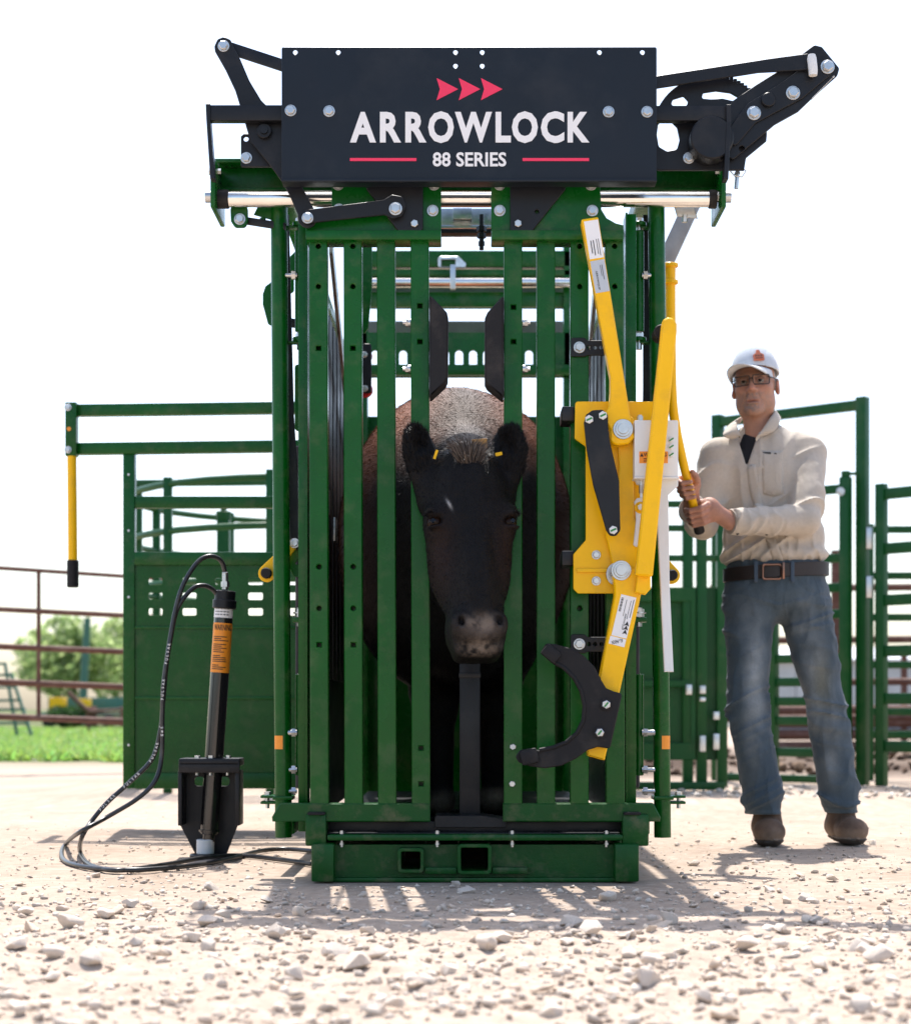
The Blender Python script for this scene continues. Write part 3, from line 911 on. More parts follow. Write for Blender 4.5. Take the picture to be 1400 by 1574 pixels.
for k in range(10):
    t = math.radians(44 + k * 4.0)
    x, z = xz(1090 + 90 * math.cos(t), 205 - 90 * math.sin(t), 5.19)
    tm.box(x - .005, x + .005, 5.187, 5.197, z - .005, z + .005, .001)
ck.part('ratchet_teeth', tm, 'black_paint', w_o)
x, z = xz(1092, 216, 5.15); ck.part('hub', MB().cyl((x, 5.118, z), (x, 5.188, z), 33 * S0, 36, .004), 'black_paint', w_o)
zbolts('bolt', [(1058, 243)], 5.186, 7, w_o)
rc = [(1233, 83), (1250, 70), (1262, 73), (1289, 106), (1286, 117), (1249, 150), (1226, 172), (1190, 192), (1126, 246), (1114, 240), (1112, 170), (1125, 156), (1160, 132), (1195, 110)]
rc_o = ck.part('bell_crank', MB().plate(fillet(P2(rc, 5.17), .010, 3), 5.164, 5.176, [circle(*xz(1139, 229, 5.17), .008, 12)]), 'black_paint', label='black toothed latch crank right of the sign')
rc2 = [(1238, 100), (1262, 96), (1280, 112), (1232, 152), (1160, 190), (1124, 232), (1118, 200), (1148, 160), (1200, 128)]
ck.part('crank_cheek', MB().plate(fillet(P2(rc2, 5.16), .012, 3), 5.154, 5.1635), 'black_paint', rc_o)
zbolts('bolt', [(1271, 103), (1218, 143), (1158, 174)], 5.154, 8.5, rc_o)
x, z = xz(1180, 154, 5.15); ck.part('pivot_boss', MB().cyl((x, 5.14, z), (x, 5.156, z), .020, 20, .002), 'black_paint', rc_o)
ck.part('pin', MB().tube([at(1247, 84, 5.13), at(1247, 90, 5.13), at(1249, 108, 5.13), at(1249, 116, 5.13)], [.010, .0135, .0135, .012], 16), 'white_paint', rc_o)
tl = [(900, 150), (1010, 117), (1180, 91), (1240, 83), (1252, 98), (1240, 108), (1165, 112), (1010, 136), (900, 170)]
ck.part('top_link', MB().plate(P2(tl, 5.145), 5.140, 5.150), 'black_paint')
p0, p1 = at(1281, 118, 5.17), at(1249, 150, 5.17)
hx = [p0 + (p1 - p0) * (k / 96) + Vector((math.cos(k * 0.9) * .006, math.sin(k * 0.9) * .007, math.cos(k * 0.9) * .006)) for k in range(97)]
ck.part('spring', MB().tube(hx, .0013, 5), 'zinc', rc_o)
m = MB(); x, z = xz(1133, 266, 5.22)
m.cyl((x, 5.22, z), (x, 5.24, z), .008, 14); m.tube([at(1121, 262, 5.215), at(1127, 256, 5.215), at(1138, 256, 5.215), at(1146, 263, 5.215), at(1140, 272, 5.215), at(1128, 270, 5.215), at(1121, 262, 5.215)], .002, 6)
m.cyl(at(1133, 268, 5.22), at(1131, 290, 5.22), .006, 10)
ck.part('hitch_pin', m, 'zinc')

# ---- uprights beside the doors and the round outer posts
for a, b in ((459, 474), (960, 977)):
    x0, z0 = xz(a, 1240, 5.28); x1, z1 = xz(b, 330, 5.28)
    m = MB(); m.box(x0, x1, 5.27, 5.34, fz, z1, .003)
    xe = x1 if a < 700 else x0
    m.box(min(xe, xe + (-.006 if a < 700 else .006)), max(xe, xe + (-.006 if a < 700 else .006)), 5.256, 5.272, fz, z1, .001)
    ck.part('upright', m, 'green_paint')
for (t, b) in ((429, 436), (1008, 1018)):
    p, q = at(t, 300, 5.35), at(b, 1287, 5.35)
    o = ck.part('side_post', MB().tube([q, p], 13 * 5.35 / F, 20), 'green_paint')
    # warning sticker low on the post, on its outer side
    c = q + (p - q) * ((1287 - 1141) / (1287 - 300.0)); s = -1 if t < 700 else 1
    st = MB(); r = 13 * 5.35 / F + .0006; vv = []; ff = []
    for k in range(7):
        an = math.radians(-95 + k * 12) if s > 0 else math.radians(-85 - k * 12)
        for dz in (-.020, .020):
            vv.append((c.x + r * math.cos(an), c.y + r * math.sin(an), c.z + dz))
    ff = [(2 * k, 2 * k + 2, 2 * k + 3, 2 * k + 1) for k in range(6)]
    ck.part('sticker', st.add(vv, ff), 'orange_label', o)
    # clamp plates at the foot
    cc = at(b, 1226, 5.35)
    mm = MB(); mm.box(cc.x - .03, cc.x + .03, 5.32, 5.40, cc.z - .006, cc.z + .006, .003)
    mm.box(cc.x + (s * .02 if s > 0 else -.07), cc.x + (.07 if s > 0 else -.02), 5.36, 5.42, cc.z - .02, cc.z - .012, .002)
    mm.box(cc.x + (s * .02 if s > 0 else -.07), cc.x + (.07 if s > 0 else -.02), 5.36, 5.42, cc.z - .002, cc.z + .006, .002)
    ck.part('clamp', mm, 'green_paint', o)
    mm = MB(); xx = cc.x + s * .052; mm.cyl((xx, 5.39, cc.z - .034), (xx, 5.39, cc.z + .014), .006, 8); mm.cyl((xx, 5.39, cc.z + .006), (xx, 5.39, cc.z + .016), .011, 6)
    ck.part('bolt', mm, 'zinc', o)
# hinge rods and their bolts on both sides
for s, a in ((-1, 461), (1, 982)):
    for (yt_, yb_, r) in ((355, 510, 7.5), (1036, 1192, 7)):
        m = MB().cyl(at(a, yb_, 5.36), at(a, yt_, 5.36), r * 5.36 / F, 14, .002)
        o = ck.part('hinge_rod', m, 'green_paint')
        for py in ((424,) if yt_ == 355 else (1126, 1183, 1216)):
            c = at(a, py, 5.345); mm = MB()
            mm.cyl((c.x + s * .008, 5.34, c.z), (c.x + s * .046, 5.34, c.z), .007 if py != 1126 else .009, 10)
            mm.cyl((c.x + s * .012, 5.34, c.z), (c.x + s * .024, 5.34, c.z), .013, 6)
            ck.part('bolt', mm, 'zinc', o)
    for py in (345, 522):
        c = at(a - s * 0, py, 5.37); mm = MB()
        mm.cyl((c.x, 5.37, c.z - .006), (c.x, 5.37, c.z + .006), .022, 16, .002)
        mm.box(min(c.x, c.x - s * -.05), max(c.x, c.x - s * -.05), 5.36, 5.39, c.z - .012, c.z - .006, .002)
        o = ck.part('hinge_lug', mm, 'green_paint')
        ck.part('bolt', MB().cyl((c.x, 5.37, c.z - .03), (c.x, 5.37, c.z + .02), .009, 10).cyl((c.x, 5.37, c.z + .008), (c.x, 5.37, c.z + .018), .013, 6), 'zinc', o)
    # clamp bolt half way up
    c = at(a, 945, 5.34); mm = MB(); mm.box(c.x - .022, c.x + .022, 5.33, 5.37, c.z - .022, c.z - .008, .002)
    o = ck.part('hinge_lug', mm, 'green_paint')
    ck.part('bolt', MB().cyl((c.x, 5.35, c.z - .034), (c.x, 5.35, c.z + .022), .009, 10).cyl((c.x, 5.35, c.z - .006), (c.x, 5.35, c.z + .018), .016, 6).cyl((c.x, 5.35, c.z + .004), (c.x, 5.35, c.z + .008), .021, 16), 'zinc', o)

# ---- linkage outside each side: black strap, yellow crank, grey tube
for s, pts in ((-1, dict(strap=((442, 478), (455, 838)), plate=[(444, 815), (478, 815), (478, 887), (452, 887), (443, 870)], pv=(453, 835), kn=(411, 882), tube=465)),
               (1, dict(strap=((993, 300), (993, 840)), plate=[(960, 815), (994, 815), (994, 887), (962, 887)], pv=(992, 835), kn=(1031, 885), tube=972))):
    Yl = 5.42
    p, q = pts['strap']
    if s < 0:
        m = MB().plate(P2([(435, 330), (444, 330), (452, 640), (464, 822), (464, 838), (456, 846), (447, 840), (446, 828), (436, 560)], Yl), Yl, Yl + .008)
    else:
        m = MB().plate(P2([(988, 330), (998, 330), (1001, 620), (998, 838), (990, 846), (984, 838), (988, 600)], Yl), Yl, Yl + .008)
    ck.part('strap', m, 'black_paint')
    slot = fillet(P2([(470, 825), (474, 845), (466, 868), (452, 868), (462, 855), (464, 835)], Yl + .03), .004, 2)
    po = ck.part('slot_plate', MB().plate(fillet(P2(pts['plate'], Yl + .03), .012), Yl + .028, Yl + .038, [slot] if s < 0 else ()), 'green_paint')
    (a, b), (c, d) = pts['pv'], pts['kn']
    A, B = Vector(xz(a, b, Yl)), Vector(xz(c, d, Yl)); u = (B - A).normalized(); nn = Vector((-u.y, u.x))
    ra, rb = .014, .026
    poly = []
    base_a = math.atan2(u.y, u.x)
    for k in range(9): t = base_a - PI / 2 + PI * k / 8; poly.append((B.x + rb * math.cos(t), B.y + rb * math.sin(t)))
    for k in range(9): t = base_a + PI / 2 + PI * k / 8; poly.append((A.x + ra * math.cos(t), A.y + ra * math.sin(t)))
    yo = ck.part('yellow_crank', MB().plate(poly, Yl - .014, Yl - .004), 'yellow_paint', label='small yellow crank with a black knob')
    ck.part('knob', MB().cyl((B.x, Yl - .036, B.y), (B.x, Yl - .012, B.y), .0165, 20, .003), 'rubber', yo)
    zbolts('bolt', [(a, b)], Yl - .014, 6, yo)
    tx = xz(pts['tube'], 0, 5.48)[0]
    ck.part('grey_tube', MB().cyl((tx, 5.48, .26), (tx, 5.48, xz(0, 686, 5.48)[1]), .0215, 20, .003), 'rubber')

# ---- brackets that carry the red rollers
for (bx0, bx1, by0, by1, discs, Yr, gm) in (((453, 474, 560, 662, [(467, 600, 11), (467, 651, 14)], 5.6, 'green_paint')), (557, 571, 528, 604, [(560, 545, 12), (561, 597, 12)], 6.6, 'black_paint')):
    m = MB().plate(fillet(P2([(bx0, by1), (bx1, by1), (bx1, by0), (bx0, by0)], Yr), .01), Yr, Yr + .012)
    bo = ck.part('roller_bracket', m, gm)
    for a, b, r in discs:
        x, z = xz(a, b, Yr); ck.part('roller', MB().cyl((x - .004 if bx0 > 500 else x, Yr + .014, z), (x, Yr + .044, z), r * Yr / F, 24, .003), 'red_paint', bo)
    zbolts('bolt', [(d[0], d[1]) for d in discs], Yr, 4, bo)

# ---- side panels of the squeeze, seen edge-on between the bars
for s in (-1, 1):
    X = s * 0.465
    m = MB(); m.box(X - .006, X + .006, 5.45, 7.75, 0.16, 0.62, .002)
    so = ck.part('side_panel', m, 'black_paint' if s < 0 else 'galvanised')
    for k in range(13):
        y = 5.46 + k * .18
        ck.part('slat', MB().box(X - .012, X + .012, y, y + .125, 0.60, 1.82, .004), 'black_paint', so)
        if k % 2 == 0:
            ck.part('cover_plate', MB().box(X - s * .016 - .003, X - s * .016 + .003, y - .01, y + .09, 1.02 + .06 * (k % 3), 1.10 + .06 * (k % 3), .001), 'galvanised', so)
    for z in (0.66, 1.22, 1.80):
        ck.part('rail', MB().box(X + s * .02 - .016, X + s * .02 + .016, 5.42, 7.85, z - .02, z + .02, .004), 'green_paint' if z < 1.7 else 'galvanised', so)
    # outer frame of the side
    Xo = s * 0.54
    ck.part('frame_rail', MB().box(Xo - .025, Xo + .025, 5.37, 8.0, 2.02, 2.07, .004), 'green_paint')
    ck.part('frame_rail', MB().box(Xo - .02, Xo + .02, 5.45, 8.0, 0.12, 0.17, .004), 'green_paint')
    for y in (6.6, 7.96):
        ck.part('frame_post', MB().box(Xo - .022, Xo + .022, y, y + .05, 0.11, 2.03, .004), 'green_paint')
    # galvanised brace running back along the top
    ck.part('brace', MB().bar((s * .405, 5.42, 1.90), (s * .44, 7.4, 1.25), .05, .012, .002, up=(1, 0, 0)), 'galvanised')
ck.part('pull_bar', MB().bar(at(1064, 312, 6.3), at(972, 512, 6.3), .06, .03, .004), 'weathered_zinc')

# ---- tail gate frame at the far end
Yt = 8.0
def xbeam(name, a, b, py0, py1, y0, y1, material, parent=None):
    p, q = xz(a, py1, Yt), xz(b, py0, Yt)
    return ck.part(name, MB().box(p[0], q[0], y0, y1, p[1], q[1], .004), material, parent)
tg = xbeam('tail_gate', 553, 877, 385, 410, 8.0, 8.06, 'green_paint')
xbeam('rail', 553, 877, 414, 424, 8.0, 8.05, 'green_paint', tg)
xbeam('back_strip', 556, 874, 425, 447, 8.12, 8.13, 'dull_metal', tg)
xbeam('rail', 553, 877, 447, 470, 8.02, 8.07, 'green_paint', tg)
p, q = xz(553, 435, 7.97), xz(877, 435, 7.97)
ck.part('slide_tube', MB().cyl((p[0], 7.97, p[1]), (q[0], 7.97, q[1]), 8 * 7.97 / F, 20), 'chrome', tg)
xbeam('sheet', 556, 874, 471, 503, 8.3, 8.31, 'dull_metal', tg)
sl = []
for k in range(-6, 7):
    c = 705.5 + k * 21.5
    pts = [(c - 6, 560), (c + 6, 560), (c + 6, 544)] + [(c + 6 * math.cos(t), 544 - 6 * math.sin(t)) for t in [math.radians(q_) for q_ in (30, 60, 90, 120, 150)]] + [(c - 6, 544)]
    sl.append(P2(pts, Yt))
ck.part('slotted_beam', MB().plate(P2([(553, 580), (877, 580), (877, 511), (553, 511)], Yt), Yt, Yt + .02, sl, .001), 'green_paint', tg)
x0, z0 = xz(553, 580, Yt); x1, z1 = xz(877, 561, Yt)
ck.part('rail', MB().box(x0, x1, 7.97, 7.999, z0 + .004, z1 - .004, .004), 'green_paint', tg)
p, q = xz(556, 640, 8.1), xz(876, 640, 8.1)
ck.part('sheet', MB().box(p[0], q[0], 8.10, 8.108, .12, p[1], .002), 'green_paint', tg)
for a, b in ((553, 565), (866, 878)):
    p, q = xz(a, 372, Yt), xz(b, 372, Yt)
    ck.part('post', MB().box(p[0], q[0], 8.0, 8.09, .11, p[1], .004), 'green_paint', tg)
p = xz(694, 402, 7.98)
ck.part('latch', MB().plate(fillet(P2([(673, 411), (673, 398), (676, 394), (704, 394), (716, 405), (716, 411)], 7.985), .01), 7.98, 7.999, [P2([(678, 410), (700, 410), (700, 399), (678, 399)], 7.985)]), 'galvanised', tg)
p = xz(696, 0, 7.95)
ck.part('clip', MB().box(p[0] - .012, p[0] + .012, 7.93, 7.96, xz(0, 446, 7.95)[1], xz(0, 408, 7.95)[1], .003), 'zinc', tg)
# hanging curved strap and cams
ck.part('cam_plate', MB().plate(fillet(P2([(556, 380), (560, 372), (568, 371), (572, 378), (572, 440), (566, 505), (556, 517)], 6.4), .01), 6.4, 6.41), 'green_paint')
ck.part('cam_plate', MB().plate(fillet(P2([(404, 452), (408, 440), (420, 431), (452, 420), (452, 448), (444, 452), (446, 490), (420, 502), (412, 498), (404, 468)], 6.0), .01), 6.0, 6.01), 'green_paint')
ck.part('cam_plate', MB().plate(fillet(P2([(440, 412), (444, 396), (458, 382), (466, 382), (466, 425), (440, 428)], 6.03), .01), 6.03, 6.04), 'green_paint')
ck.part('short_link', MB().bar(at(415, 492, 6.05), at(460, 498, 6.05), .03, .012), 'black_paint')
# galvanised control box and adjusting bolt between the door plates
m = MB(); x0, z0 = xz(672, 352, 5.7); x1, z1 = xz(762, 320, 5.7)
m.box(x0, x1, 5.70, 5.78, z0 + .012, z1, .004); m.box(x0 - .04, x1 + .02, 5.69, 5.80, z0, z0 + .01, .002); m.box(x0 + .05, x0 + .11, 5.66, 5.70, z0 + .02, z1 - .01, .003)
cb = ck.part('control_box', m, 'galvanised')
c = at(740, 360, 5.6); mm = MB(); mm.cyl((c.x, 5.6, at(0, 384, 5.6).z), (c.x, 5.6, at(0, 330, 5.6).z), .007, 10)
for py, r in ((352, .016), (362, .014), (374, .010)):
    z = at(0, py, 5.6).z; mm.cyl((c.x, 5.6, z - .008), (c.x, 5.6, z + .006), r, 6)
ck.part('adjusting_bolt', mm, 'black_paint', cb)
ck.part('cross_member', MB().box(-.47, .47, 5.66, 5.70, at(0, 361, 5.68).z, at(0, 354, 5.68).z, .003), 'black_paint')

# ---- head restraint: yellow arms, black crescent, white box
Yh = 5.125
hr_poly = [(884, 617), (1011, 617), (1011, 640), (1000, 720), (992, 840), (985, 912), (888, 912), (881, 905), (881, 852), (900, 830), (900, 686), (883, 674)]
hr = ck.part('head_restraint', MB().plate(fillet(P2(hr_poly, Yh), .008), Yh, Yh + .010), 'yellow_paint', label='yellow head restraint with black crescent bolted to the head gate')
def hpart(name, mb, material, label=None): return ck.part(name, mb, material, hr, label)
for py in (534, 990):     # bolted hanger brackets on the bars
    y_ = Y0 - .012
    a = [(877, py - 15), (898, py - 15), (903, py - 11), (942, py - 11), (942, py + 12), (903, py + 12), (898, py + 14), (877, py + 14)]
    hs = [circle(*xz(q, py, y_), .006, 10) for q in (905, 914, 924)]
    hpart('hanger_bracket', MB().plate(fillet(P2(a, y_), .006), y_, y_ + .010, hs), 'black_paint')
    x, z = xz(890, py, y_); hpart('bolt', MB().bolt(x, z, y_, 7 * y_ / F), 'zinc')
for py in (640, 860):     # clamps round the bar
    x0, z0 = xz(862, py + 11, Y0); x1, z1 = xz(881, py - 11, Y0)
    hpart('clamp', MB().box(x0, x1, 5.15, 5.27, z0, z1, .004), 'black_paint')
hpart('standoff', MB().box(xz(905, 0, 5.16)[0], xz(955, 0, 5.16)[0], Yh + .0105, Y0 - .001, xz(0, 880, 5.16)[1], xz(0, 660, 5.16)[1], .003), 'yellow_paint')
# upper arm: slim tube that widens into a gusset
Ya = 5.05
ua = [(893, 337), (919, 333), (972, 660), (975, 672), (966, 682), (948, 684), (938, 680), (938, 660), (926, 640), (936, 625), (938, 600), (938, 580)]
ua_o = hpart('upper_arm', MB().plate(fillet(P2(ua, Ya), [.004, .004, .01, .012, .012, .012, .012, .012, .01, .008, .01, .01]), Ya, Ya + .05, (), .004), 'yellow_paint')
la = [(941, 884), (984, 870), (985, 914), (929, 1169), (903, 1162), (902, 1150), (944, 915), (944, 900)]
hpart('lower_arm', MB().plate(fillet(P2(la, Ya), [.006, .006, .004, .002, .002, .002, .006, .006]), Ya, Ya + .05, (), .004), 'yellow_paint')
mid = [(948, 640), (974, 640), (974, 800), (992, 800), (994, 880), (968, 890), (945, 884), (930, 820), (945, 790), (952, 720)]
hpart('middle_arm', MB().plate(fillet(P2(mid, 5.10), .008), 5.101, 5.122, (), .003), 'yellow_paint')
for (a, b) in ((957, 660), (954, 877)):
    x, z = xz(a, b, Ya); r0 = 15 * S0
    mm = MB(); mm.cyl((x, Ya + .001, z), (x, Ya - .006, z), r0, 28, .001); mm.cyl((x, Ya - .006, z), (x, Ya - .014, z), r0 * .78, 28, .001); mm.cyl((x, Ya - .014, z), (x, Ya - .019, z), r0 * .55, 24, .001)
    hpart('pivot', mm, 'zinc')
    hpart('washer', MB().cyl((x - .004, Ya + .058, z - .006), (x - .004, Ya + .0505, z - .006), r0 * 1.2, 28, .001), 'zinc')
hpart('rib', MB().box(xz(886, 0, Yh)[0], xz(946, 0, Yh)[0], Yh - .008, Yh - .0005, xz(0, 880, Yh)[1], xz(0, 874, Yh)[1], .002), 'yellow_paint')
for (a, b) in ((916, 853), (916, 893)):
    x, z = xz(a, b, Yh); hpart('bolt', MB().bolt(x, z, Yh, 5.5 * S0), 'zinc')
# black link
bl = [(897, 650), (900, 638), (910, 631), (926, 630), (934, 638), (934, 655), (937, 680), (951, 740), (953, 815), (947, 824), (937, 824), (931, 815), (911, 745), (901, 690)]
bo_ = hpart('black_link', MB().plate(fillet(P2(bl, 5.04), .012, 3), 5.034, 5.046, (), .002), 'black_paint')
for (a, b) in ((905, 645), (926, 639), (942, 815)):
    x, z = xz(a, b, 5.034)
    hpart('bolt', MB().bolt(x, z, 5.034, 6.5 * S0, False), 'white_paint')
    an = math.radians(25)
    d = Vector((math.cos(an), 0, math.sin(an))) * .0085
    y_ = 5.034 - 6.5 * S0 * .75 - .0006
    hpart('paint_mark', MB().bar(Vector((x, y_, z)) - d, Vector((x, y_, z)) + d, .005, .0008, 0), 'green_mark')
# crescent
cres = [(831, 1001), (839, 989), (852, 990), (875, 996), (897, 1008), (914, 1026), (924, 1046), (931, 1058), (943, 1063), (956, 1066), (937, 1151), (918, 1148), (903, 1153), (885, 1166), (862, 1177), (838, 1181), (815, 1178), (797, 1172), (792, 1163), (799, 1153), (815, 1150), (828, 1153), (850, 1149), (870, 1141), (886, 1127), (896, 1108), (898, 1085), (893, 1062), (882, 1042), (866, 1026), (851, 1018)]
co_ = hpart('crescent', MB().plate(fillet(P2(cres, 5.03), .008, 2), 5.022, 5.046, (), .003), 'rubber')
inner = P2([(851, 1018), (866, 1026), (882, 1042), (893, 1062), (898, 1085), (896, 1108), (886, 1127), (870, 1141), (850, 1149), (829, 1153)], 5.03)
hpart('lip', MB().tube([(q[0], 5.024, q[1]) for q in inner], .0065, 10), 'rubber')
hpart('horn_pad', MB().bar(at(800, 1166, 5.015), at(826, 1160, 5.015), .042, .030, .007), 'rubber')
hpart('horn_pad', MB().bar(at(836, 996, 5.015), at(857, 1014, 5.015), .036, .030, .007), 'rubber')
for (a, b) in ((931, 1083), (921, 1126)):
    x, z = xz(a, b, 5.022)
    mm = MB(); mm.cyl((x, 5.023, z), (x, 5.016, z), 9 * S0, 24, .001)
    hpart('washer', mm, 'rubber')
    hpart('bolt', MB().bolt(x, z, 5.016, 6.5 * S0, False), 'zinc')
    an = math.radians(50); d = Vector((math.cos(an), 0, math.sin(an))) * .008; y_ = 5.016 - 6.5 * S0 * .75 - .0006
    hpart('paint_mark', MB().bar(Vector((x, y_, z)) - d, Vector((x, y_, z)) + d, .005, .0008, 0), 'green_mark')
# white box, handle bar, white bar
x0, z0 = xz(974, 737, 5.06); x1, z1 = xz(1041, 647, 5.06)
m = MB(); m.box(x0, x1, 5.045, 5.10, z0 + .006, z1, .004); m.box(x0 - .001, x1 + .002, 5.041, 5.102, z0, z0 + .006, .002)
wb = hpart('white_box', m, 'white_paint')
hpart('box_stem', MB().cyl(at(983, 650, 5.07), at(983, 640, 5.07), .009, 10).cyl(at(983, 642, 5.07), at(983, 638, 5.07), .006, 10), 'zinc')
for (a, b) in ((1000, 676), (1031, 676), (1031, 687), (1031, 699)):
    x, z = xz(a, b, 5.045); hpart('bolt', MB().bolt(x, z, 5.045, 4.2 * S0, False), 'white_paint')
    d = Vector((.006, 0, .004)); y_ = 5.045 - 4.2 * S0 * .75 - .0006
    hpart('paint_mark', MB().bar(Vector((x, y_, z)) - d, Vector((x, y_, z)) + d, .004, .0008, 0), 'green_mark')
x0, z0 = xz(982, 712, 5.045); x1, z1 = xz(1026, 694, 5.045)
hpart('warning_label', MB().box(x0, x1, 5.0438, 5.0455, z0, z1, 0), 'orange_label', 'orange WARNING label on the white box')
hpart('label_print', MB().text('\u25b2WARNING' if False else 'WARNING', (x0 + x1) / 2 + .004, z1 - .009, 5.0434, .1, (x1 - x0) * .80, .0105, .001, depth=.0002), 'ink')
tm = MB(); cxm = x0 + .008; tm.plate([(cxm - .006, z1 - .0145), (cxm + .004, z1 - .0145), (cxm - .001, z1 - .004)], 5.0430, 5.0434, (), 0)
for k in range(3): tm.box(x0 + .012, x1 - .012, 5.0431, 5.0435, z0 + .003 + k * .0045, z0 + .0047 + k * .0045, 0)
hpart('label_print', tm, 'ink')
wbar = [(974, 737), (1041, 737), (1041, 748), (1026, 762), (1028, 900), (1034, 1033), (1020, 1033), (1010, 820), (1008, 770), (990, 748), (978, 745)]
hpart('white_bar', MB().plate(P2(wbar, 5.09), 5.075, 5.095, (), .002), 'white_paint')
spn = [(976, 780), (974, 772), (978, 766), (986, 765), (992, 772), (990, 790), (983, 836), (979, 842), (973, 838), (977, 800)]
hpart('slot_link', MB().plate(fillet(P2(spn, 5.09), .006), 5.085, 5.098, (), .002), 'white_paint')
x, z = xz(984, 780, 5.08); hpart('bolt', MB().bolt(x, z, 5.085, 7 * S0), 'yellow_paint'); hpart('bolt', MB().bolt(x, z, 5.076, 5 * S0, False), 'white_paint')
hpart('push_rod', MB().cyl(at(985, 765, 5.07), at(985, 735, 5.07), .004, 8).cyl(at(985, 758, 5.07), at(985, 746, 5.07), .007, 6), 'zinc')
Yb = 4.99
hb = [(1017, 500), (1019, 491), (1026, 487), (1034, 488), (1040, 497), (1040, 510), (1003, 886), (976, 884)]
hpart('handle_bar', MB().plate(fillet(P2(hb, Yb), .006, 3), Yb, Yb + .035, (), .005), 'yellow_paint')
hpart('handle_foot', MB().plate(P2([(980, 884), (1000, 884), (1000, 905), (992, 914), (976, 910)], 5.02), 5.026, 5.049, (), .003), 'yellow_paint')
p = at(1028, 500, 5.0); hpart('grip_pin', MB().cyl((p.x, 5.0, p.z), (p.x, 5.13, p.z), .019, 18, .003).cyl((p.x - .018, 5.03, p.z - .012), (p.x - .018, 5.09, p.z - .012), .022, 18, .003), 'rubber')
# stickers on the arms, turned with them
def arm_sticker(c0, c1, w, material, y, lines, words=None, ang=None, bars=False):
    A, B = at(*c0, y), at(*c1, y)
    hpart('sticker', MB().bar(A, B, w * y / F, .0008, 0), material)
    ax = (B - A); L = ax.length; ax.normalize(); sd = Vector((ax.z, 0, -ax.x))
    W = w * y / F; mm = MB(); yy = y - .0007
    for (u0, u1, v0, v1) in lines:
        a = A + ax * (u0 * L) + sd * ((v0 - .5) * W); b = A + ax * (u1 * L) + sd * ((v0 - .5) * W)
        a.y = b.y = yy
        mm.bar(a, b, (v1 - v0) * W, .0004, 0)
    if bars:
        for k in range(13):
            u = .08 + .34 * k / 13 + random.uniform(0, .006)
            a = A + ax * (u * L) + sd * (.28 * W); b = a + sd * (.14 * W); a.y = b.y = yy
            mm.bar(a, b, .0012 + .0012 * random.random(), .0004, 0)
    if mm.v: hpart('sticker_print', mm, 'ink')
    if words:
        for (body, u, v, wd, hh) in words:
            c = A + ax * (u * L) + sd * ((v - .5) * W)
            hpart('sticker_print', MB().text(body, c.x, c.z, yy, .1, wd * L, hh * W, .0008, math.atan2(ax.z, ax.x), .0002), 'ink')
yst = Ya - .0006
arm_sticker((908, 339), (917, 397), 22, 'white_print', yst, [(.50, .94, .20, .24), (.50, .9, .34, .38), (.52, .92, .56, .62), (.52, .86, .74, .80)])
arm_sticker((917.5, 400), (926, 449), 22, 'label_grey', yst, [(.16, .62, .24, .28), (.16, .5, .36, .39)], [('ARROWQUIP', .62, .70, .60, .16)])
arm_sticker((966, 916), (951, 979), 24, 'white_print', yst, [(.06, .5, .12, .16), (.1, .55, .28, .31), (.1, .5, .56, .59)], [('ARROWQUIP', .62, .42, .40, .13)], bars=True)
arm_sticker((950, 980), (947, 992), 25, 'white_print', yst, [], None)
x, z = xz(948.5, 986, yst); hpart('sticker_print', MB().text('AL-94XN', x, z, yst - .0007, .1, 17 * S0, 6 * S0, .0008, math.radians(-168), .0002), 'ink')
# three small arrowheads on the lower sticker
for k in range(3):
    u = .66 + k * .10; A, B = at(966, 916, yst), at(951, 979, yst); ax = (B - A).normalized(); sd = Vector((ax.z, 0, -ax.x)); c = A + (B - A) * u - sd * (7 * S0)
    pts = [c + ax * -.008 , c + sd * .007 + ax * .006, c + ax * .003, c - sd * .007 + ax * .006]
    hpart('sticker_print', MB().plate([(q.x, q.z) for q in pts], yst - .0012, yst - .0006, (), 0), 'ink')

# ---- long yellow pull lever on the chute side (held by the man)
LEV = [at(1030, 404, 6.15), at(1030, 470, 6.17), at(1032, 600, 6.22), at(1038, 655, 6.27), at(1047, 700, 6.32), at(1060, 755, 6.40), at(1072, 806, 6.47)]
def smooth_path(pts, n=8):
    pts = [Vector(p) for p in pts]; out = []
    for i in range(len(pts) - 1):
        p0 = pts[max(i - 1, 0)]; p1 = pts[i]; p2 = pts[i + 1]; p3 = pts[min(i + 2, len(pts) - 1)]
        for k in range(n):
            t = k / n
            out.append(0.5 * ((2 * p1) + (p2 - p0) * t + (2 * p0 - 5 * p1 + 4 * p2 - p3) * t * t + (3 * p1 - p0 - 3 * p2 + p3) * t ** 3))
    out.append(pts[-1]); return out
lp = smooth_path(LEV)
lv = ck.part('pull_lever', MB().tube(lp, [.0185 - .0035 * i / len(lp) for i in range(len(lp))], 18), 'yellow_paint', label='long yellow pull lever beside the chute')
for py in (408, 434):
    c = at(1030, py, 6.15); ck.part('ring', MB().cyl(c - Vector((0, 0, .006)), c + Vector((0, 0, .006)), .027, 20, .002), 'yellow_paint', lv)
g0, g1 = LEV[-1], LEV[-1] + (LEV[-1] - LEV[-2]).normalized() * .035
ck.part('lever_tip', MB().cyl(g0 - (g1 - g0) * .5, g1, .019, 16, .003), 'rubber', lv)
ck.part('lever_bracket', MB().bar(at(1030, 410, 6.18), at(960, 410, 6.18), .03, .03, .004), 'galvanised', lv)
# galvanised fittings behind the right outer post
m = MB(); m.tube(smooth_path([at(985, 400, 6.1), at(978, 440, 6.1), at(985, 480, 6.1), at(1000, 500, 6.1), at(1006, 470, 6.1)], 5), .006, 8)
ck.part('cable', m, 'galvanised')
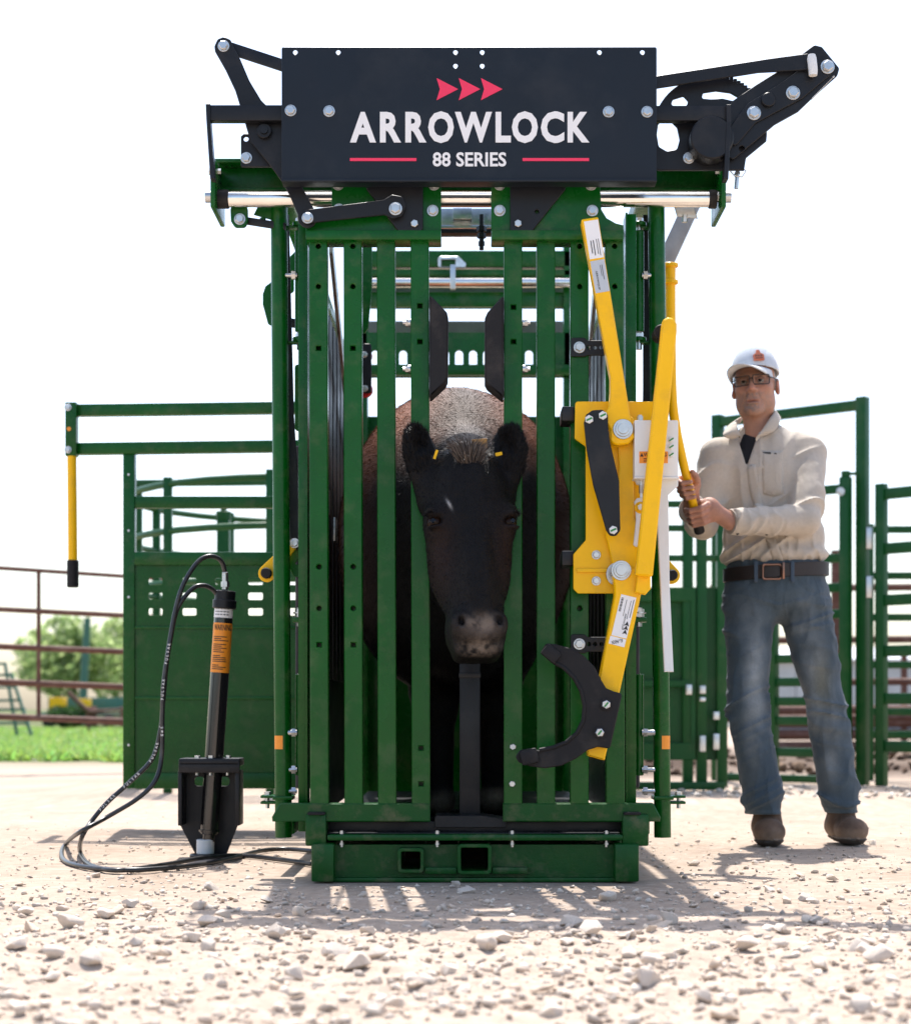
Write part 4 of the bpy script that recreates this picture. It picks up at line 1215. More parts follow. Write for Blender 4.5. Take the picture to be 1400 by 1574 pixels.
# ================================================================== green side gate left of the chute
Yg = 7.5
def gpt(px, py): return xz(px, py, Yg)
sg = thing('side_gate', 'solid green steel gate left of the chute with a hanging yellow handle', 'gate', (gpt(199, 0)[0], Yg, 0))
gk = Maker(sg)
def grect(a, b, c, d, y0, y1, bev=.003):
    p, q = xz(a, d, Yg), xz(b, c, Yg)
    return MB().box(p[0], q[0], y0, y1, p[1], q[1], bev)
gp = gk.part('post', MB().box(gpt(190, 0)[0], gpt(208, 0)[0], Yg - .01, Yg + .04, gpt(0, 1212)[1], gpt(0, 697)[1], .004), 'green_paint')
for py in (730, 816, 918, 1145):
    x, z = gpt(199, py); gk.part('bolt', MB().bolt(x, z, Yg - .01, .006, False), 'zinc', gp)
for c, d in ((621, 639), (680, 697)):
    p0 = at(118, c + 10.5, Yg + .015); p1 = at(500, c + 10.5 - 5, Yg - .06)
    gk.part('rail', MB().bar(p0, p1, 18 * Yg / F, .04, .004), 'green_paint')
gk.part('rail', grect(208, 492, 763, 781, Yg - .005, Yg + .035), 'green_paint')
hl = []
for r0, r1 in ((888, 899), (911, 922), (935, 946)):
    for a, b in ((229, 250), (281, 302), (331, 352), (382, 404), (436, 458)):
        p, q = xz(a, r1, Yg), xz(b, r0, Yg)
        hl.append(fillet([(p[0], p[1]), (q[0], p[1]), (q[0], q[1]), (p[0], q[1])], .006, 2))
p, q = gpt(208, 1212), gpt(492, 849)
sh = gk.part('sheet', MB().plate([(p[0], p[1]), (q[0], p[1]), (q[0], q[1]), (p[0], q[1])], Yg, Yg + .006, hl, .001), 'green_paint')
for c, d in ((849, 869), (962, 967), (1070, 1076), (1188, 1212)):
    gk.part('fold', grect(208, 492, c, d, Yg - (.018 if d - c > 10 else .008), Yg - .0005, .003), 'green_paint', sh)
cp = gk.part('cap_plate', grect(103, 120, 620, 702, Yg - .03, Yg + .02), 'green_paint')
for py in (628, 693): x, z = gpt(107.5, py); gk.part('bolt', MB().bolt(x, z, Yg - .03, .012), 'zinc', cp)
x, z = gpt(109, 661); gk.part('sticker', MB().cyl((x, Yg - .0305, z), (x, Yg - .0315, z), .009, 16), 'orange_label', cp)
hd = gk.part('handle', MB().cyl(at(112.5, 866, Yg - .01), at(111, 700, Yg - .01), .0195, 18), 'yellow_paint')
gk.part('grip', MB().cyl(at(112.5, 903, Yg - .01), at(112.5, 861, Yg - .01), .0245, 18, .004), 'rubber', hd)

# ---- hydraulic cylinder on its bracket
Yh2 = 6.04
hc = thing('hydraulic_cylinder', 'black hydraulic cylinder in a steel bracket with orange WARNING label and two hoses', 'hydraulic cylinder', (at(322, 1318, Yh2).x, Yh2, 0))
hk = Maker(hc)
A, B = at(321, 1292, Yh2), at(346.5, 912, Yh2)
dz = (B - A).normalized(); dx = Vector((1, 0, 0)); dx = (dx - dz * dx.dot(dz)).normalized(); dy = dz.cross(dx)
HM = Matrix((dx, dy, dz)).transposed().to_4x4(); HM.translation = A
LH = (B - A).length
def hu(py): return (1292 - py) / (1292 - 912.0) * LH
def hp_(x, y, z): return HM @ Vector((x, y, z))
def hcyl(z0, z1, r, r1=None, seg=28, bev=.002): return MB().cyl(hp_(0, 0, z0), hp_(0, 0, z1), r, seg, bev, r1)
rc_ = .0315
body = hk.part('barrel', hcyl(hu(1165), hu(945), rc_), 'gloss_black')
hk.part('end_cap', hcyl(hu(936), hu(922), .040, bev=.003).cyl(hp_(0, 0, hu(924)), hp_(0, 0, hu(908)), .035, 28, .003), 'black_paint')
def wrap(z0, z1, r, a0, a1, name, material, label=None):
    vv = []; n = 24
    for k in range(n + 1):
        t = a0 + (a1 - a0) * k / n
        for z in (z0, z1): vv.append(hp_(r * math.sin(t), -r * math.cos(t), z))
    o = hk.part(name, MB().add(vv, [(2 * k, 2 * k + 2, 2 * k + 3, 2 * k + 1) for k in range(n)]), material, body, label)
    return o
wrap(hu(950), hu(932), rc_ + .0008, -1.5, 1.3, 'data_label', 'white_print')
wrap(hu(1034), hu(958), rc_ + .0008, -1.35, 1.45, 'warning_label', 'orange_label', 'orange WARNING label on the cylinder')
def wrap_mesh(mb, r):
    mb.v = [tuple(hp_((r - y) * math.sin(x / r), -(r - y) * math.cos(x / r), z)) for x, y, z in mb.v]; return mb
hk.part('label_print', wrap_mesh(MB().text('WARNING', .004, hu(965), 0, .1, .066, .020, .0016, depth=.0003), rc_ + .0012), 'ink', body)
tm = MB()
for k in range(18):
    if k in (3, 9, 14): continue
    w = random.uniform(.026, .056); z = hu(980 + k * 2.9)
    for s in range(6):
        xa = -.028 + w * s / 6
        tm.box(xa, xa + w / 6, -.0003, .0003, z, z + .0028, 0)
for k in range(3):
    for s in range(5): tm.box(-.030 + s * .011, -.030 + s * .011 + .008, -.0003, .0003, hu(937 + k * 4.5), hu(937 + k * 4.5) + .003, 0)
hk.part('label_print', wrap_mesh(tm, rc_ + .0012), 'ink', body)
hk.part('rod_tube', hcyl(hu(1282), hu(1165), .031).cyl(hp_(0, 0, hu(1279)), hp_(0, 0, hu(1275)), .036, 28, .001), 'gloss_black')
hk.part('rod', hcyl(hu(1294), hu(1280), .021), 'gloss_black')
c0 = at(316, 1317, Yh2); hk.part('white_foot', MB().cyl((c0.x, Yh2, .012), (c0.x, Yh2, .062), .030, 24, .003), 'white_paint')
hk.part('foot_plate', MB().cyl((c0.x + .01, Yh2 + .01, -.001), (c0.x + .01, Yh2 + .01, .012), .064, 30, .003), 'black_paint')
bx = [(277, 1268), (276, 1184), (371, 1184), (366, 1268), (349, 1312), (300, 1312)]
slots = [fillet(P2([(a, 1208), (b, 1208), (b, 1194), (a, 1194)], Yh2 + .06), .012) for a, b in ((299, 315), (336, 353))]
bk = hk.part('bracket', MB().plate(P2(bx, Yh2 + .06), Yh2 + .06, Yh2 + .068, slots), 'black_paint')
for a, b in ((277, 283), (364, 371)):
    p0, p1 = at(a, 1268, Yh2), at(b, 1184, Yh2)
    hk.part('flange', MB().box(p0.x, p1.x, Yh2 - .045, Yh2 + .059, p0.z, p1.z, .003), 'black_paint', bk)
p0, p1 = at(279, 1185, Yh2), at(372, 1165, Yh2)
hk.part('top_plate', MB().box(p0.x, p1.x, Yh2 - .06, Yh2 + .07, p0.z + .018, p1.z, .006).box(p0.x, p1.x, Yh2 - .06, Yh2 - .05, p0.z - .004, p0.z + .03, .003), 'black_paint', bk)
for a in (304, 325, 351):
    p0 = at(a, 1164, Yh2 - .03); hk.part('bolt', MB().cyl((p0.x, p0.y, p0.z - .02), (p0.x, p0.y, p0.z + .006), .010, 6).cyl((p0.x, p0.y - .01, p0.z - .06), (p0.x, p0.y - .01, p0.z - .02), .006, 8), 'zinc', bk)
# hoses
def gy(px, py, lift=.008):
    y = (CAMZ - lift) * F / (py - 1090.0); return Vector(((px - 715) * y / F, y, lift))
h1 = [at(346, 905, 6.03), at(346.5, 884, 6.03), at(340, 862, 6.02), at(321, 855, 6.0), at(300, 869, 5.98), at(276, 915, 5.96), at(259, 1000, 5.95), at(251, 1080, 5.95), at(247, 1122, 5.95), at(234, 1167, 5.95), at(200, 1202, 5.93), at(165, 1234, 5.9), at(140, 1264, 5.87), at(126, 1288, 5.8),
      gy(124, 1310), gy(135, 1327), gy(160, 1336), gy(195, 1337), gy(260, 1328), gy(315, 1318, .016), gy(370, 1315), gy(430, 1321), gy(480, 1328)]
h2 = [at(334, 914, 6.03), at(326, 905, 6.02), at(312, 900, 6.0), at(295, 906, 5.98), at(273, 936, 5.96), at(262, 985, 5.95), at(252, 1050, 5.94), at(250, 1100, 5.94), at(249, 1160, 5.94), at(240, 1198, 5.92), at(214, 1226, 5.9), at(165, 1256, 5.86), at(120, 1281, 5.82),
      gy(101, 1298), gy(95, 1312), gy(105, 1326), gy(150, 1335), gy(210, 1337), gy(290, 1331), gy(345, 1322), gy(400, 1308), gy(440, 1305), gy(480, 1308)]
for h, words in ((h1, (.30, .44, .20)), (h2, (.075, .36, .50))):
    path = smooth_path(h, 8)
    ho = hk.part('hose', MB().tube(path, .0078, 12), 'hose')
    ln = [0]
    for i in range(1, len(path)): ln.append(ln[-1] + (path[i] - path[i - 1]).length)
    def on(s):
        i = max(1, min(len(path) - 1, int(np.searchsorted(ln, s)))); t = (s - ln[i - 1]) / max(ln[i] - ln[i - 1], 1e-6)
        return path[i - 1].lerp(path[i], t), (path[i] - path[i - 1]).normalized()
    tm = MB()
    for w in words:
        for rep in range(3):
            s = w * ln[-1] + rep * .12
            for k, ch in enumerate('PULSAR'):
                c, tg_ = on(s + k * .0125)
                sg_ = 1 if tg_.x > 0 else -1
                if sg_ < 0: c, tg_ = on(s + (5 - k) * .0125)
                tm.text(ch, c.x, c.z, c.y - .0082, .1, None, .0085, .002, math.atan2(tg_.z * sg_, tg_.x * sg_), .0003)
    hk.part('hose_print', tm, 'white_print', ho)
f0 = at(346.5, 884, 6.03)
hk.part('fitting', MB().cyl(f0 - Vector((0, 0, .050)), f0 + Vector((0, 0, .010)), .0105, 14, .002).cyl(f0 - Vector((0, 0, .040)), f0 - Vector((0, 0, .022)), .0145, 6), 'zinc')

# ---- round crowding tub behind the side gate
tub = thing('crowding_tub', 'curved green pipe crowding tub behind the solid side gate', 'corral', (-1.35, 11.4, 0))
tk = Maker(tub)
cx_, cy_, R = -.85, 11.6, 1.30
for z in (1.84, 1.56, 1.25, .95, .62, .30):
    pts = [(cx_ + R * math.cos(t), cy_ + R * math.sin(t), z) for t in [math.radians(70 + k * 10) for k in range(24)]]
    tk.part('rail', MB().tube(pts, .021, 10), 'far_green_paint')
for k, t in enumerate((95, 128, 160, 192, 225, 258)):
    t = math.radians(t); x, y = cx_ + R * math.cos(t), cy_ + R * math.sin(t)
    tk.part('post', MB().box(x - .025, x + .025, y - .025, y + .025, 0, 1.88, .004), 'far_green_paint')
m = MB(); c = at(344, 848, 11.5)
m.box(c.x - .04, c.x + .04, 11.46, 11.54, 0, at(0, 798, 11.5).z, .006); m.cyl((c.x, 11.5, at(0, 800, 11.5).z), (c.x, 11.5, at(0, 786, 11.5).z), .05, 16, .006); m.cyl((c.x, 11.5, at(0, 790, 11.5).z), (c.x, 11.5, at(0, 772, 11.5).z), .02, 10)
tk.part('centre_post', m, 'far_green_paint')
tk.part('top_bar', MB().bar(at(211, 743, 11.2), at(500, 740, 10.8), .04, .04, .004), 'far_green_paint')
tk.part('top_post', MB().bar((at(214, 743, 11.2).x, 11.2, 0), at(214, 743, 11.2), .04, .04, .004), 'far_green_paint')

# ---- rusty pipe gate on the left
pg = thing('pipe_gate', 'rusty brown pipe gate of five rails in front of the grass', 'gate', (-3.0, 14.0, 0))
pk_ = Maker(pg)
for (l, r, t) in ((872, 886, 3.4), (937, 945, 4.2), (995, 1000, 4.6), (1050, 1054, 5.0), (1103, 1107, 5.0)):
    pk_.part('rail', MB().tube([at(-90, l - 5, 13.4), at(270, r + 5, 14.5)], t * 14 / F, 12), 'rust')
for px, y0, y1, r in ((60, 876, 1108, 3.3), (-88, 866, None, 5), (262, 884, None, 5)):
    Y = 13.85 if px == 60 else (13.4 if px < 0 else 14.5)
    top = at(px, y0, Y); bot = at(px, y1, Y) if y1 else Vector((top.x, Y, -.05))
    pk_.part('post', MB().tube([bot, top], r * 14 / F, 12), 'rust')

# ---- far left: tree, shrub, trailer, leaning frames
def blob_leaves(n, c, r, size, seed, cols, gaps=.1, shells=9):
    g = np.random.default_rng(seed); c = np.array(c); r = np.array(r)
    cl = g.normal(size=(shells, 3)); cl /= np.linalg.norm(cl, axis=1)[:, None]; cl = c + cl * r * g.uniform(.25, .75, (shells, 1)); cr = g.uniform(.30, .52, shells)
    k = g.integers(0, shells, n); d = g.normal(size=(n, 3)); d /= np.linalg.norm(d, axis=1)[:, None]
    P = cl[k] + d * r * cr[k][:, None] * g.uniform(.55, 1.05, (n, 1)) ** .5
    keep = fbm(P[:, 0] * 1.3 / r[0] * 3, P[:, 1] / r[1] * 4, P[:, 2] / r[2] * 4, 2) > -.35 + gaps; P = P[keep]; n = len(P)
    a = g.normal(size=(n, 3)); a /= np.linalg.norm(a, axis=1)[:, None]; b = np.cross(a, g.normal(size=(n, 3))); b /= np.linalg.norm(b, axis=1)[:, None]
    s = size * g.uniform(.6, 1.3, (n, 1))
    Vv = np.stack([P - a * s, P + b * s * .5, P + a * s, P - b * s * .5], 1).reshape(-1, 3)
    Fq = np.arange(n * 4).reshape(-1, 4)
    cc = np.array(cols)[g.integers(0, len(cols), n)] * g.uniform(.75, 1.25, (n, 1))
    return Vv, Fq, np.repeat(cc, 4, 0)
mat('bark', (.10, .075, .055), .9, var=.25, vscale=9, bump=.6, bscale=30)
def tree(label, px, Y, width, h, seed, group=None, cz=None):
    x = (px - 715) * Y / F
    t = thing('tree', label, 'tree', (x, Y, 0), group); kk = Maker(t)
    m = MB(); m.tube([(x, Y, -.1), (x + .05, Y, h * .25), (x - .05, Y, h * .5), (x, Y, h * .75)], [.22, .17, .12, .05], 10)
    rr = random.Random(seed)
    for k in range(7):
        a = rr.uniform(0, 6.28); z = h * rr.uniform(.22, .5); L = width * rr.uniform(.25, .42)
        m.tube([(x, Y, z), (x + L * .5 * math.cos(a), Y + L * .5 * math.sin(a), z + h * .12), (x + L * math.cos(a), Y + L * math.sin(a), z + h * .26)], [.09, .06, .02], 7)
    kk.part('trunk', m, 'bark')
    v, f, c = blob_leaves(9000, (x, Y, h * .54), (width * .5, width * .45, h * .46), .15, seed, [(.38, .50, .20), (.30, .42, .15), (.48, .56, .26)], .12, 16)  # leaf colours lightened to stand in for glare and haze over the far trees
    mesh_np('crown', v, f, 'leaf_mat', t, t, c, smooth=False)
tree('leafy light green tree behind the rusty pipe gate', 112, 78, 5.6, 4.9, 3)
tree('pale green tree mostly hidden behind the solid side gate', 205, 84, 5.4, 5.0, 9)
sx = at(100, 1120, 40); sh_ = thing('shrub', 'low dark green shrub at the far edge of the grass', 'shrub', (sx.x, 40, 0)); kk = Maker(sh_)
v, f, c = blob_leaves(3000, (sx.x, 40, .32), (.55, .4, .38), .05, 21, [(.03, .08, .02), (.05, .11, .03)], .05)
mesh_np('foliage', v, f, 'leaf_mat', sh_, sh_, c, smooth=False)
kk.part('stem', MB().tube([(sx.x, 40, -.05), (sx.x + .02, 40, .3)], .02, 7), 'bark')
mat('timber', (.20, .085, .06), .8, var=.25, vscale=8)
ps = at(165, 1120, 41); pl_ = thing('pallet_stack', 'stack of reddish timber pallets at the edge of the grass', 'pallets', (ps.x, 41, 0)); kk = Maker(pl_)
for k in range(6):
    kk.part('pallet', MB().box(ps.x - .45, ps.x + .55, 40.6, 41.4, .02 + k * .09, .05 + k * .09, .005).box(ps.x - .42, ps.x - .32, 40.6, 41.4, .05 + k * .09, .11 + k * .09, .004).box(ps.x + .38, ps.x + .50, 40.6, 41.4, .05 + k * .09, .11 + k * .09, .004), 'timber')
tc_ = at(140, 1095, 47)
tr_ = thing('flat_trailer', 'long low flat trailer parked beyond the grass', 'trailer', (tc_.x, 47, 0)); kk = Maker(tr_)
x0, x1 = at(66, 0, 47).x, at(330, 0, 47).x
kk.part('deck', MB().box(x0, x1, 46.3, 47.7, at(0, 1101, 47).z, at(0, 1095, 47).z, .01), 'pale_green_paint')
kk.part('side_board', MB().box(x0, x1, 47.6, 47.68, at(0, 1094, 47).z, at(0, 1072, 47).z, .01), 'pale_green_paint')
for a in (86, 112, 150, 176, 210, 260):
    xx = at(a, 0, 47).x
    mm = MB(); mm.cyl((xx - .0, 46.35, .17), (xx, 46.2, .17), .17, 20, .02); kk.part('wheel', mm, 'rubber')
for a, b, c, d, s in ((77, 100, 1072, 1094.5, 'wide'), (122, 138, 1074, 1094.5, 'narrow')):
    p, q = at(a, d, 46.6), at(b, c, 46.6)
    o = MB().box(p.x, q.x, 46.5, 46.9, p.z + .012, q.z, .02).build('crate', 'yellow_paint'); tag(o, '%s yellow crate on the flat trailer beyond the grass' % s, 'crate', 'yellow crates on the trailer')
o = MB().tube([at(105, 1064, 34), at(137, 1094, 34), at(137, 1094, 34) - Vector((0, 0, .0))][:2], .045, 10)
o.tube([at(137, 1094, 34), at(215, 1089, 34)], .03, 8).cyl(Vector((at(215, 1089, 34).x, 34, 0)), at(215, 1086, 34), .03, 8).cyl(Vector((at(137, 1093, 34).x, 34, 0)), at(137, 1093, 34), .03, 8)
tag(o.build('boom_arm', 'rust'), 'slanted steel boom arm standing in the grass', 'boom arm')
o = MB().tube([Vector((at(126, 1100, 52).x, 52, 0)), at(135, 950, 52)], .13, 12, r_end=.10); o.box(at(126, 0, 52).x - .3, at(126, 0, 52).x + .3, 51.7, 52.3, 0, .12, .02)
tag(o.build('auger_tube', 'pale_green_paint'), 'tall slanted green tube in front of the light green tree', 'auger')
lg = thing('leaning_gate', 'grey green gate frame leaning at the edge of the grass', 'gate', (at(20, 1130, 28).x, 28, 0)); kk = Maker(lg)
for (a, b), (c, d) in (((8, 1018), (28, 1132)), ((17, 1034), (52, 1134))):
    kk.part('stile', MB().bar(at(c, d + 6, 28), at(a, b, 28), .045, .05, .005), 'pale_green_paint')
for a, b, c, d in ((-60, 1022, 10, 1020), (-60, 1040, 18, 1037), (-60, 1058, 24, 1056), (-60, 1078, 34, 1076), (-60, 1092, 40, 1090), (-60, 1112, 46, 1111)):
    kk.part('rail', MB().bar(at(a, b, 28.06), at(c, d, 28.06), .04, .04, .005), 'pale_green_paint')

# ---- right: walk-through gate frame, gates and panels
def yard_panel(name, label, cat, pL, pR, YL, YR, rails, posts, top, bot, thick=7, post_w=8, group=None, material='far_green_paint'):
    """pipe panel between two pixel columns at two distances; rails are heights in metres"""
    xL, xR = (pL - 715) * YL / F, (pR - 715) * YR / F
    t = thing(name, label, cat, ((xL + xR) / 2, (YL + YR) / 2, 0), group); kk = Maker(t)
    A, B = Vector((xL, YL, 0)), Vector((xR, YR, 0)); u = (B - A).normalized()
    for z in rails:
        kk.part('rail', MB().bar(A + Vector((0, 0, z)), B + Vector((0, 0, z)), thick * YR / F, .035, .006, up=(-u.y, u.x, 0)), material)
    for f in posts:
        c = A.lerp(B, f)
        kk.part('stile', MB().bar(c + Vector((0, 0, bot)), c + Vector((0, 0, top)), post_w * 2 * YR / F, .06, .006, up=(-u.y, u.x, 0)), material)
    return t, kk, A, B, u
bf = thing('gate_frame', 'tall green walk through gate frame behind the man', 'gate frame', (at(1210, 0, 12).x, 12.1, 0)); kk = Maker(bf)
pR = Vector(((1325 - 715) * 11.78 / F, 11.78, 0)); pL = Vector(((1103 - 715) * 12.5 / F, 12.5, 0)); u = (pR - pL).normalized(); upv = (-u.y, u.x, 0)
for p in (pL, pR): kk.part('post', MB().bar(p, p + Vector((0, 0, 2.55)), .070, .07, .006, up=upv), 'far_green_paint')
kk.part('header', MB().bar(pL + Vector((0, 0, 2.50)), pR + Vector((0, 0, 2.50)), .065, .06, .006, up=upv), 'far_green_paint')
kk.part('threshold', MB().bar(pL + Vector((0, 0, .03)) + u * .03, pR + Vector((0, 0, .03)) - u * .03, .05, .05, .006, up=upv), 'far_green_paint')
for z in (1.62, 1.30): kk.part('hinge', MB().bar(pR + Vector((.04, -.03, z - .07)), pR + Vector((.04, -.03, z + .07)), .05, .03, .004), 'zinc')
def zr(py, Y): return CAMZ + (1090 - py) * Y / F
t, kk, A, B, u = yard_panel('walk_gate', 'green rail gate standing in the tall frame behind the man', 'gate', 1187, 1299, 12.1, 11.75, [zr(q, 11.9) for q in (755, 860, 905, 945, 1012, 1048, 1078, 1108, 1157)], (0, 1), 2.02, .06, 14, 8)
x, z = xz(1292, 755, 11.68); kk.part('bolt', MB().bolt(x, z, 11.70, .022), 'zinc')
kk.part('finial', MB().cyl((B.x, B.y, 2.02), (B.x, B.y, 2.06), .03, 12, .005).bar((B.x, B.y, 2.04), (pR.x, pR.y, 2.05), .02, .02, .003), 'far_green_paint')
yard_panel('corral_panel', 'near green corral panel of flat rails hinged to the tall gate frame', 'panel', 1354, 1500, 11.7, 11.2, [zr(q, 11.7) for q in (760, 844, 923, 1001, 1074, 1147)], (0, 1), 1.97, .0, 18, 8, 'green corral panels')
yard_panel('corral_panel', 'far green corral panel with thinner rails seen through the hinged panel', 'panel', 1335, 1500, 12.6, 12.6, [zr(q, 12.6) for q in (814, 885, 949, 1022, 1094, 1129)], (0, 1), 1.80, .0, 11, 6, 'green corral panels')
t, kk, A, B, u = yard_panel('alley_door', 'solid green alley door with two recessed panels behind the chute', 'gate', 948, 1112, 10.9, 10.9, [zr(q, 10.9) for q in (775, 812, 858)], (0, .66, .79, .98), 1.80, .03, 10, 8)
x0, x1 = (948 - 715) * 10.9 / F, (1062 - 715) * 10.9 / F
hl = [P2([(955, 1046), (1060, 1046), (1060, 925), (955, 925)], 10.9), P2([(955, 1142), (1060, 1142), (1060, 1056), (955, 1056)], 10.9)]
so = kk.part('door_leaf', MB().plate(P2([(948, 1168), (1068, 1168), (1068, 903), (948, 903)], 10.9), 10.86, 10.90, hl, .004), 'far_green_paint')
kk.part('recessed_sheet', MB().plate(P2([(948, 1168), (1112, 1168), (1112, 903), (948, 903)], 10.93), 10.91, 10.918, (), .001), 'far_green_paint', so)
for px, py, h in ((1079, 1060, 8), (1079, 1143, 16), (1100, 1100, 8), (1100, 1140, 16), (1079, 1075, 4), (1058, 1060, 10)):
    p = at(px, py, 10.82); kk.part('latch', MB().box(p.x - .018, p.x + .018, 10.80, 10.84, p.z - h * .003, p.z + h * .003, .004), 'galvanised')
kk.part('threshold', MB().bar(A + Vector((0, -.03, .035)), B + Vector((0, -.03, .035)), .05, .05, .006), 'far_green_paint')
rf = thing('pipe_fence', 'rusty brown pipe fence behind the green panels', 'fence', (5.0, 17.0, 0)); kk = Maker(rf)
for py in (905, 985, 1050, 1105): kk.part('rail', MB().tube([at(1090, py, 17), at(1460, py - 3, 16.6)], .035, 10), 'rust')
for px in (1108, 1284, 1450): kk.part('post', MB().tube([Vector((at(px, 0, 16.9).x, 16.9, -.05)), at(px, 846, 16.9)], .045, 10), 'rust')
bl_ = thing('pipe_pile', 'pile of rusty pipes lying beyond the pipe fence', 'pipe pile', (at(1290, 0, 21).x, 21, 0)); kk = Maker(bl_)
for k in range(4):
    z = .06 + .14 * k; kk.part('pipe', MB().tube([Vector((at(1130 + 9 * k, 0, 21).x, 20.8 + .05 * k, z)), Vector((at(1500, 0, 21).x, 21.2 - .05 * k, z + .01))], .065, 10), 'rust')
for px in (1180, 1400):
    kk.part('stake', MB().tube([Vector((at(px, 0, 21).x, 21.35, -.05)), Vector((at(px, 0, 21).x, 21.35, 1.15))], .04, 8), 'rust')
# low metal shed far right
mat('shed_metal', (.42, .45, .47), .5, .3, var=.08, vscale=3)
mat('shed_roof', (.62, .64, .65), .45, .3, var=.08, vscale=3)
sd = thing('metal_shed', 'low grey metal shed far behind the corral panels', 'shed', (9.6, 45, 0)); kk = Maker(sd)
for k in range(14): kk.part('wall_panel', MB().box(7.2 + k * .55, 7.2 + k * .55 + .53, 45.0, 45.06, 0, 1.75, .01), 'shed_metal')
kk.part('wall', MB().box(7.15, 14.9, 45.07, 49.0, 0, 1.74, .01), 'shed_metal')
kk.part('roof', MB().plate([(44.7, 1.70), (44.7, 1.76), (47.0, 2.12), (49.3, 1.76), (49.3, 1.70), (47.0, 2.06)], 7.0, 15.0, (), .005, Matrix(((0, 1, 0, 0), (1, 0, 0, 0), (0, 0, 1, 0), (0, 0, 0, 1)))), 'shed_roof')
# churned soil bank along the foot of the fence
# ================================================================== the cow
cow = thing('cow', 'black cow with brown lit back standing in the chute, head out between the bars', 'cow', (0, 6.4, fz))
FL = fz
H0 = np.array(at(721, 690, 5.06)); H1 = np.array(at(741, 1010, 4.90))
ez = (H0 - H1); HL = np.linalg.norm(ez); ez /= HL
fwd = np.array([math.sin(math.radians(9)), -math.cos(math.radians(9)), 0.0]); fwd -= ez * (fwd @ ez); fwd /= np.linalg.norm(fwd)
ey = -fwd; ex = np.cross(ey, ez)
RH = np.stack([ex, ey, ez], 1)            # columns: local axes in world
def to_head(P): return (P - H0) @ RH
def from_head(p): return H0 + RH @ np.array(p, float)

def head_sdf(P):
    p = to_head(P)
    q = p.copy(); q[..., 0] = np.abs(q[..., 0])
    d = sd_ell(p, (0, .075, -.07), (.092, .085, .085))
    d = smin(d, sd_ell(p, (0, .066, -.15), (.116, .074, .130)), .05)
    d = smin(d, sd_ell(q, (.092, .055, -.205), (.040, .050, .050)), .035)
    d = smin(d, sd_cone(p, (0, .078, -.20), (0, .064, -.48), .097, .074), .05)
    d = smin(d, sd_ell(q, (.066, .115, -.285), (.052, .082, .140)), .04)
    d = smin(d, sd_cone(p, (0, .145, -.26), (0, .100, -.52), .082, .060), .05)
    d = smin(d, sd_box(p, (0, .072, -.528), (.078, .070, .052), .045), .035)
    d = smin(d, sd_ell(q, (.044, .012, -.515), (.034, .030, .036)), .02)
    d = smin(d, sd_box(p, (0, .014, -.530), (.048, .022, .032), .02), .015)
    d = smin(d, sd_box(p, (0, .076, -.570), (.068, .054, .032), .028), .015)
    # nasal ridge and brow
    d = smin(d, sd_ell(p, (0, -.008, -.36), (.030, .020, .11)), .04)
    d = smin(d, sd_ell(q, (.104, .028, -.178), (.024, .022, .017)), .02)
    # eye sockets, nostrils, mouth
    d = smax(d, -sd_ell(q, (.110, .004, -.212), (.022, .018, .0145)), .008)
    d = smin(d, sd_ell(q, (.107, .008, -.1925), (.029, .016, .0085)), .008)
    d = smin(d, sd_ell(q, (.107, .012, -.2310), (.024, .014, .0060)), .008)
    d = smax(d, -sd_ell(q, (.053, -.020, -.513), (.010, .022, .018)), .008)
    # ears
    for s in (-1, 1):
        R = rot_m(0, math.radians((12 if s < 0 else 9) * s), math.radians(-24 * s))
        c = (s * .124, .085, .012)
        e = sd_ell(p, c, (.056, .022, .100), R)
        cc = np.array(c) + R @ np.array([0, -.022, .008])
        e = smax(e, -sd_ell(p, cc, (.033, .018, .084), R), .008)
        d = smin(d, smin(e, sd_cone(p, (s * .095, .10, -.120), (s * .120, .09, -.02), .046, .040), .02), .025)
    return d

def body_sdf(P):
    d = sd_ell(P, (-.03, 6.12, 1.07), (.40, .56, .52))
    d = smin(d, sd_ell(P, (-.04, 6.75, 1.0), (.41, .80, .45)), .12)
    d = smin(d, sd_ell(P, (-.02, 7.30, 1.10), (.31, .50, .42)), .12)
    # neck: narrow where it passes the bars
    hb = from_head((0, .15, -.10))
    dn = sd_cone(P, hb, (.005, 5.62, 1.14), .155, .24, (.70, 1, 1))
    d = smin(d, dn, .08)
    d = smin(d, sd_ell(P, (0, 5.78, .88), (.19, .24, .30)), .08)
    for sx, y in ((-.085, 6.05), (.10, 6.12)):
        d = smin(d, sd_cone(P, (sx * 1.3, y - .03, .85), (sx, y, .50), .12, .062), .06)
        d = smin(d, sd_cone(P, (sx, y, .50), (sx, y, FL + .09), .058, .046), .03)
        d = smin(d, sd_ell(P, (sx, y - .01, FL + .05), (.055, .070, .052)), .015)
    for sx, y in ((-.16, 7.35), (.16, 7.45)):
        d = smin(d, sd_cone(P, (sx, y, .9), (sx, y + .08, .58), .16, .07), .06)
        d = smin(d, sd_cone(P, (sx, y + .08, .58), (sx, y, FL + .09), .06, .046), .03)
        d = smin(d, sd_ell(P, (sx, y - .01, FL + .05), (.055, .070, .052)), .015)
    return d

def cow_fine(P):
    d = smin(head_sdf(P), body_sdf(P), .05)
    return d + .0018 * vnoise(P[..., 0] * 45, P[..., 1] * 45, P[..., 2] * 45)
def cow_coarse(P):
    d = smin(body_sdf(P), head_sdf(P), .05)
    d = d + .010 * fbm(P[..., 0] * 5, P[..., 1] * 5, P[..., 2] * 5, 2)
    return smax(d, FL + .002 - P[..., 2], .004)
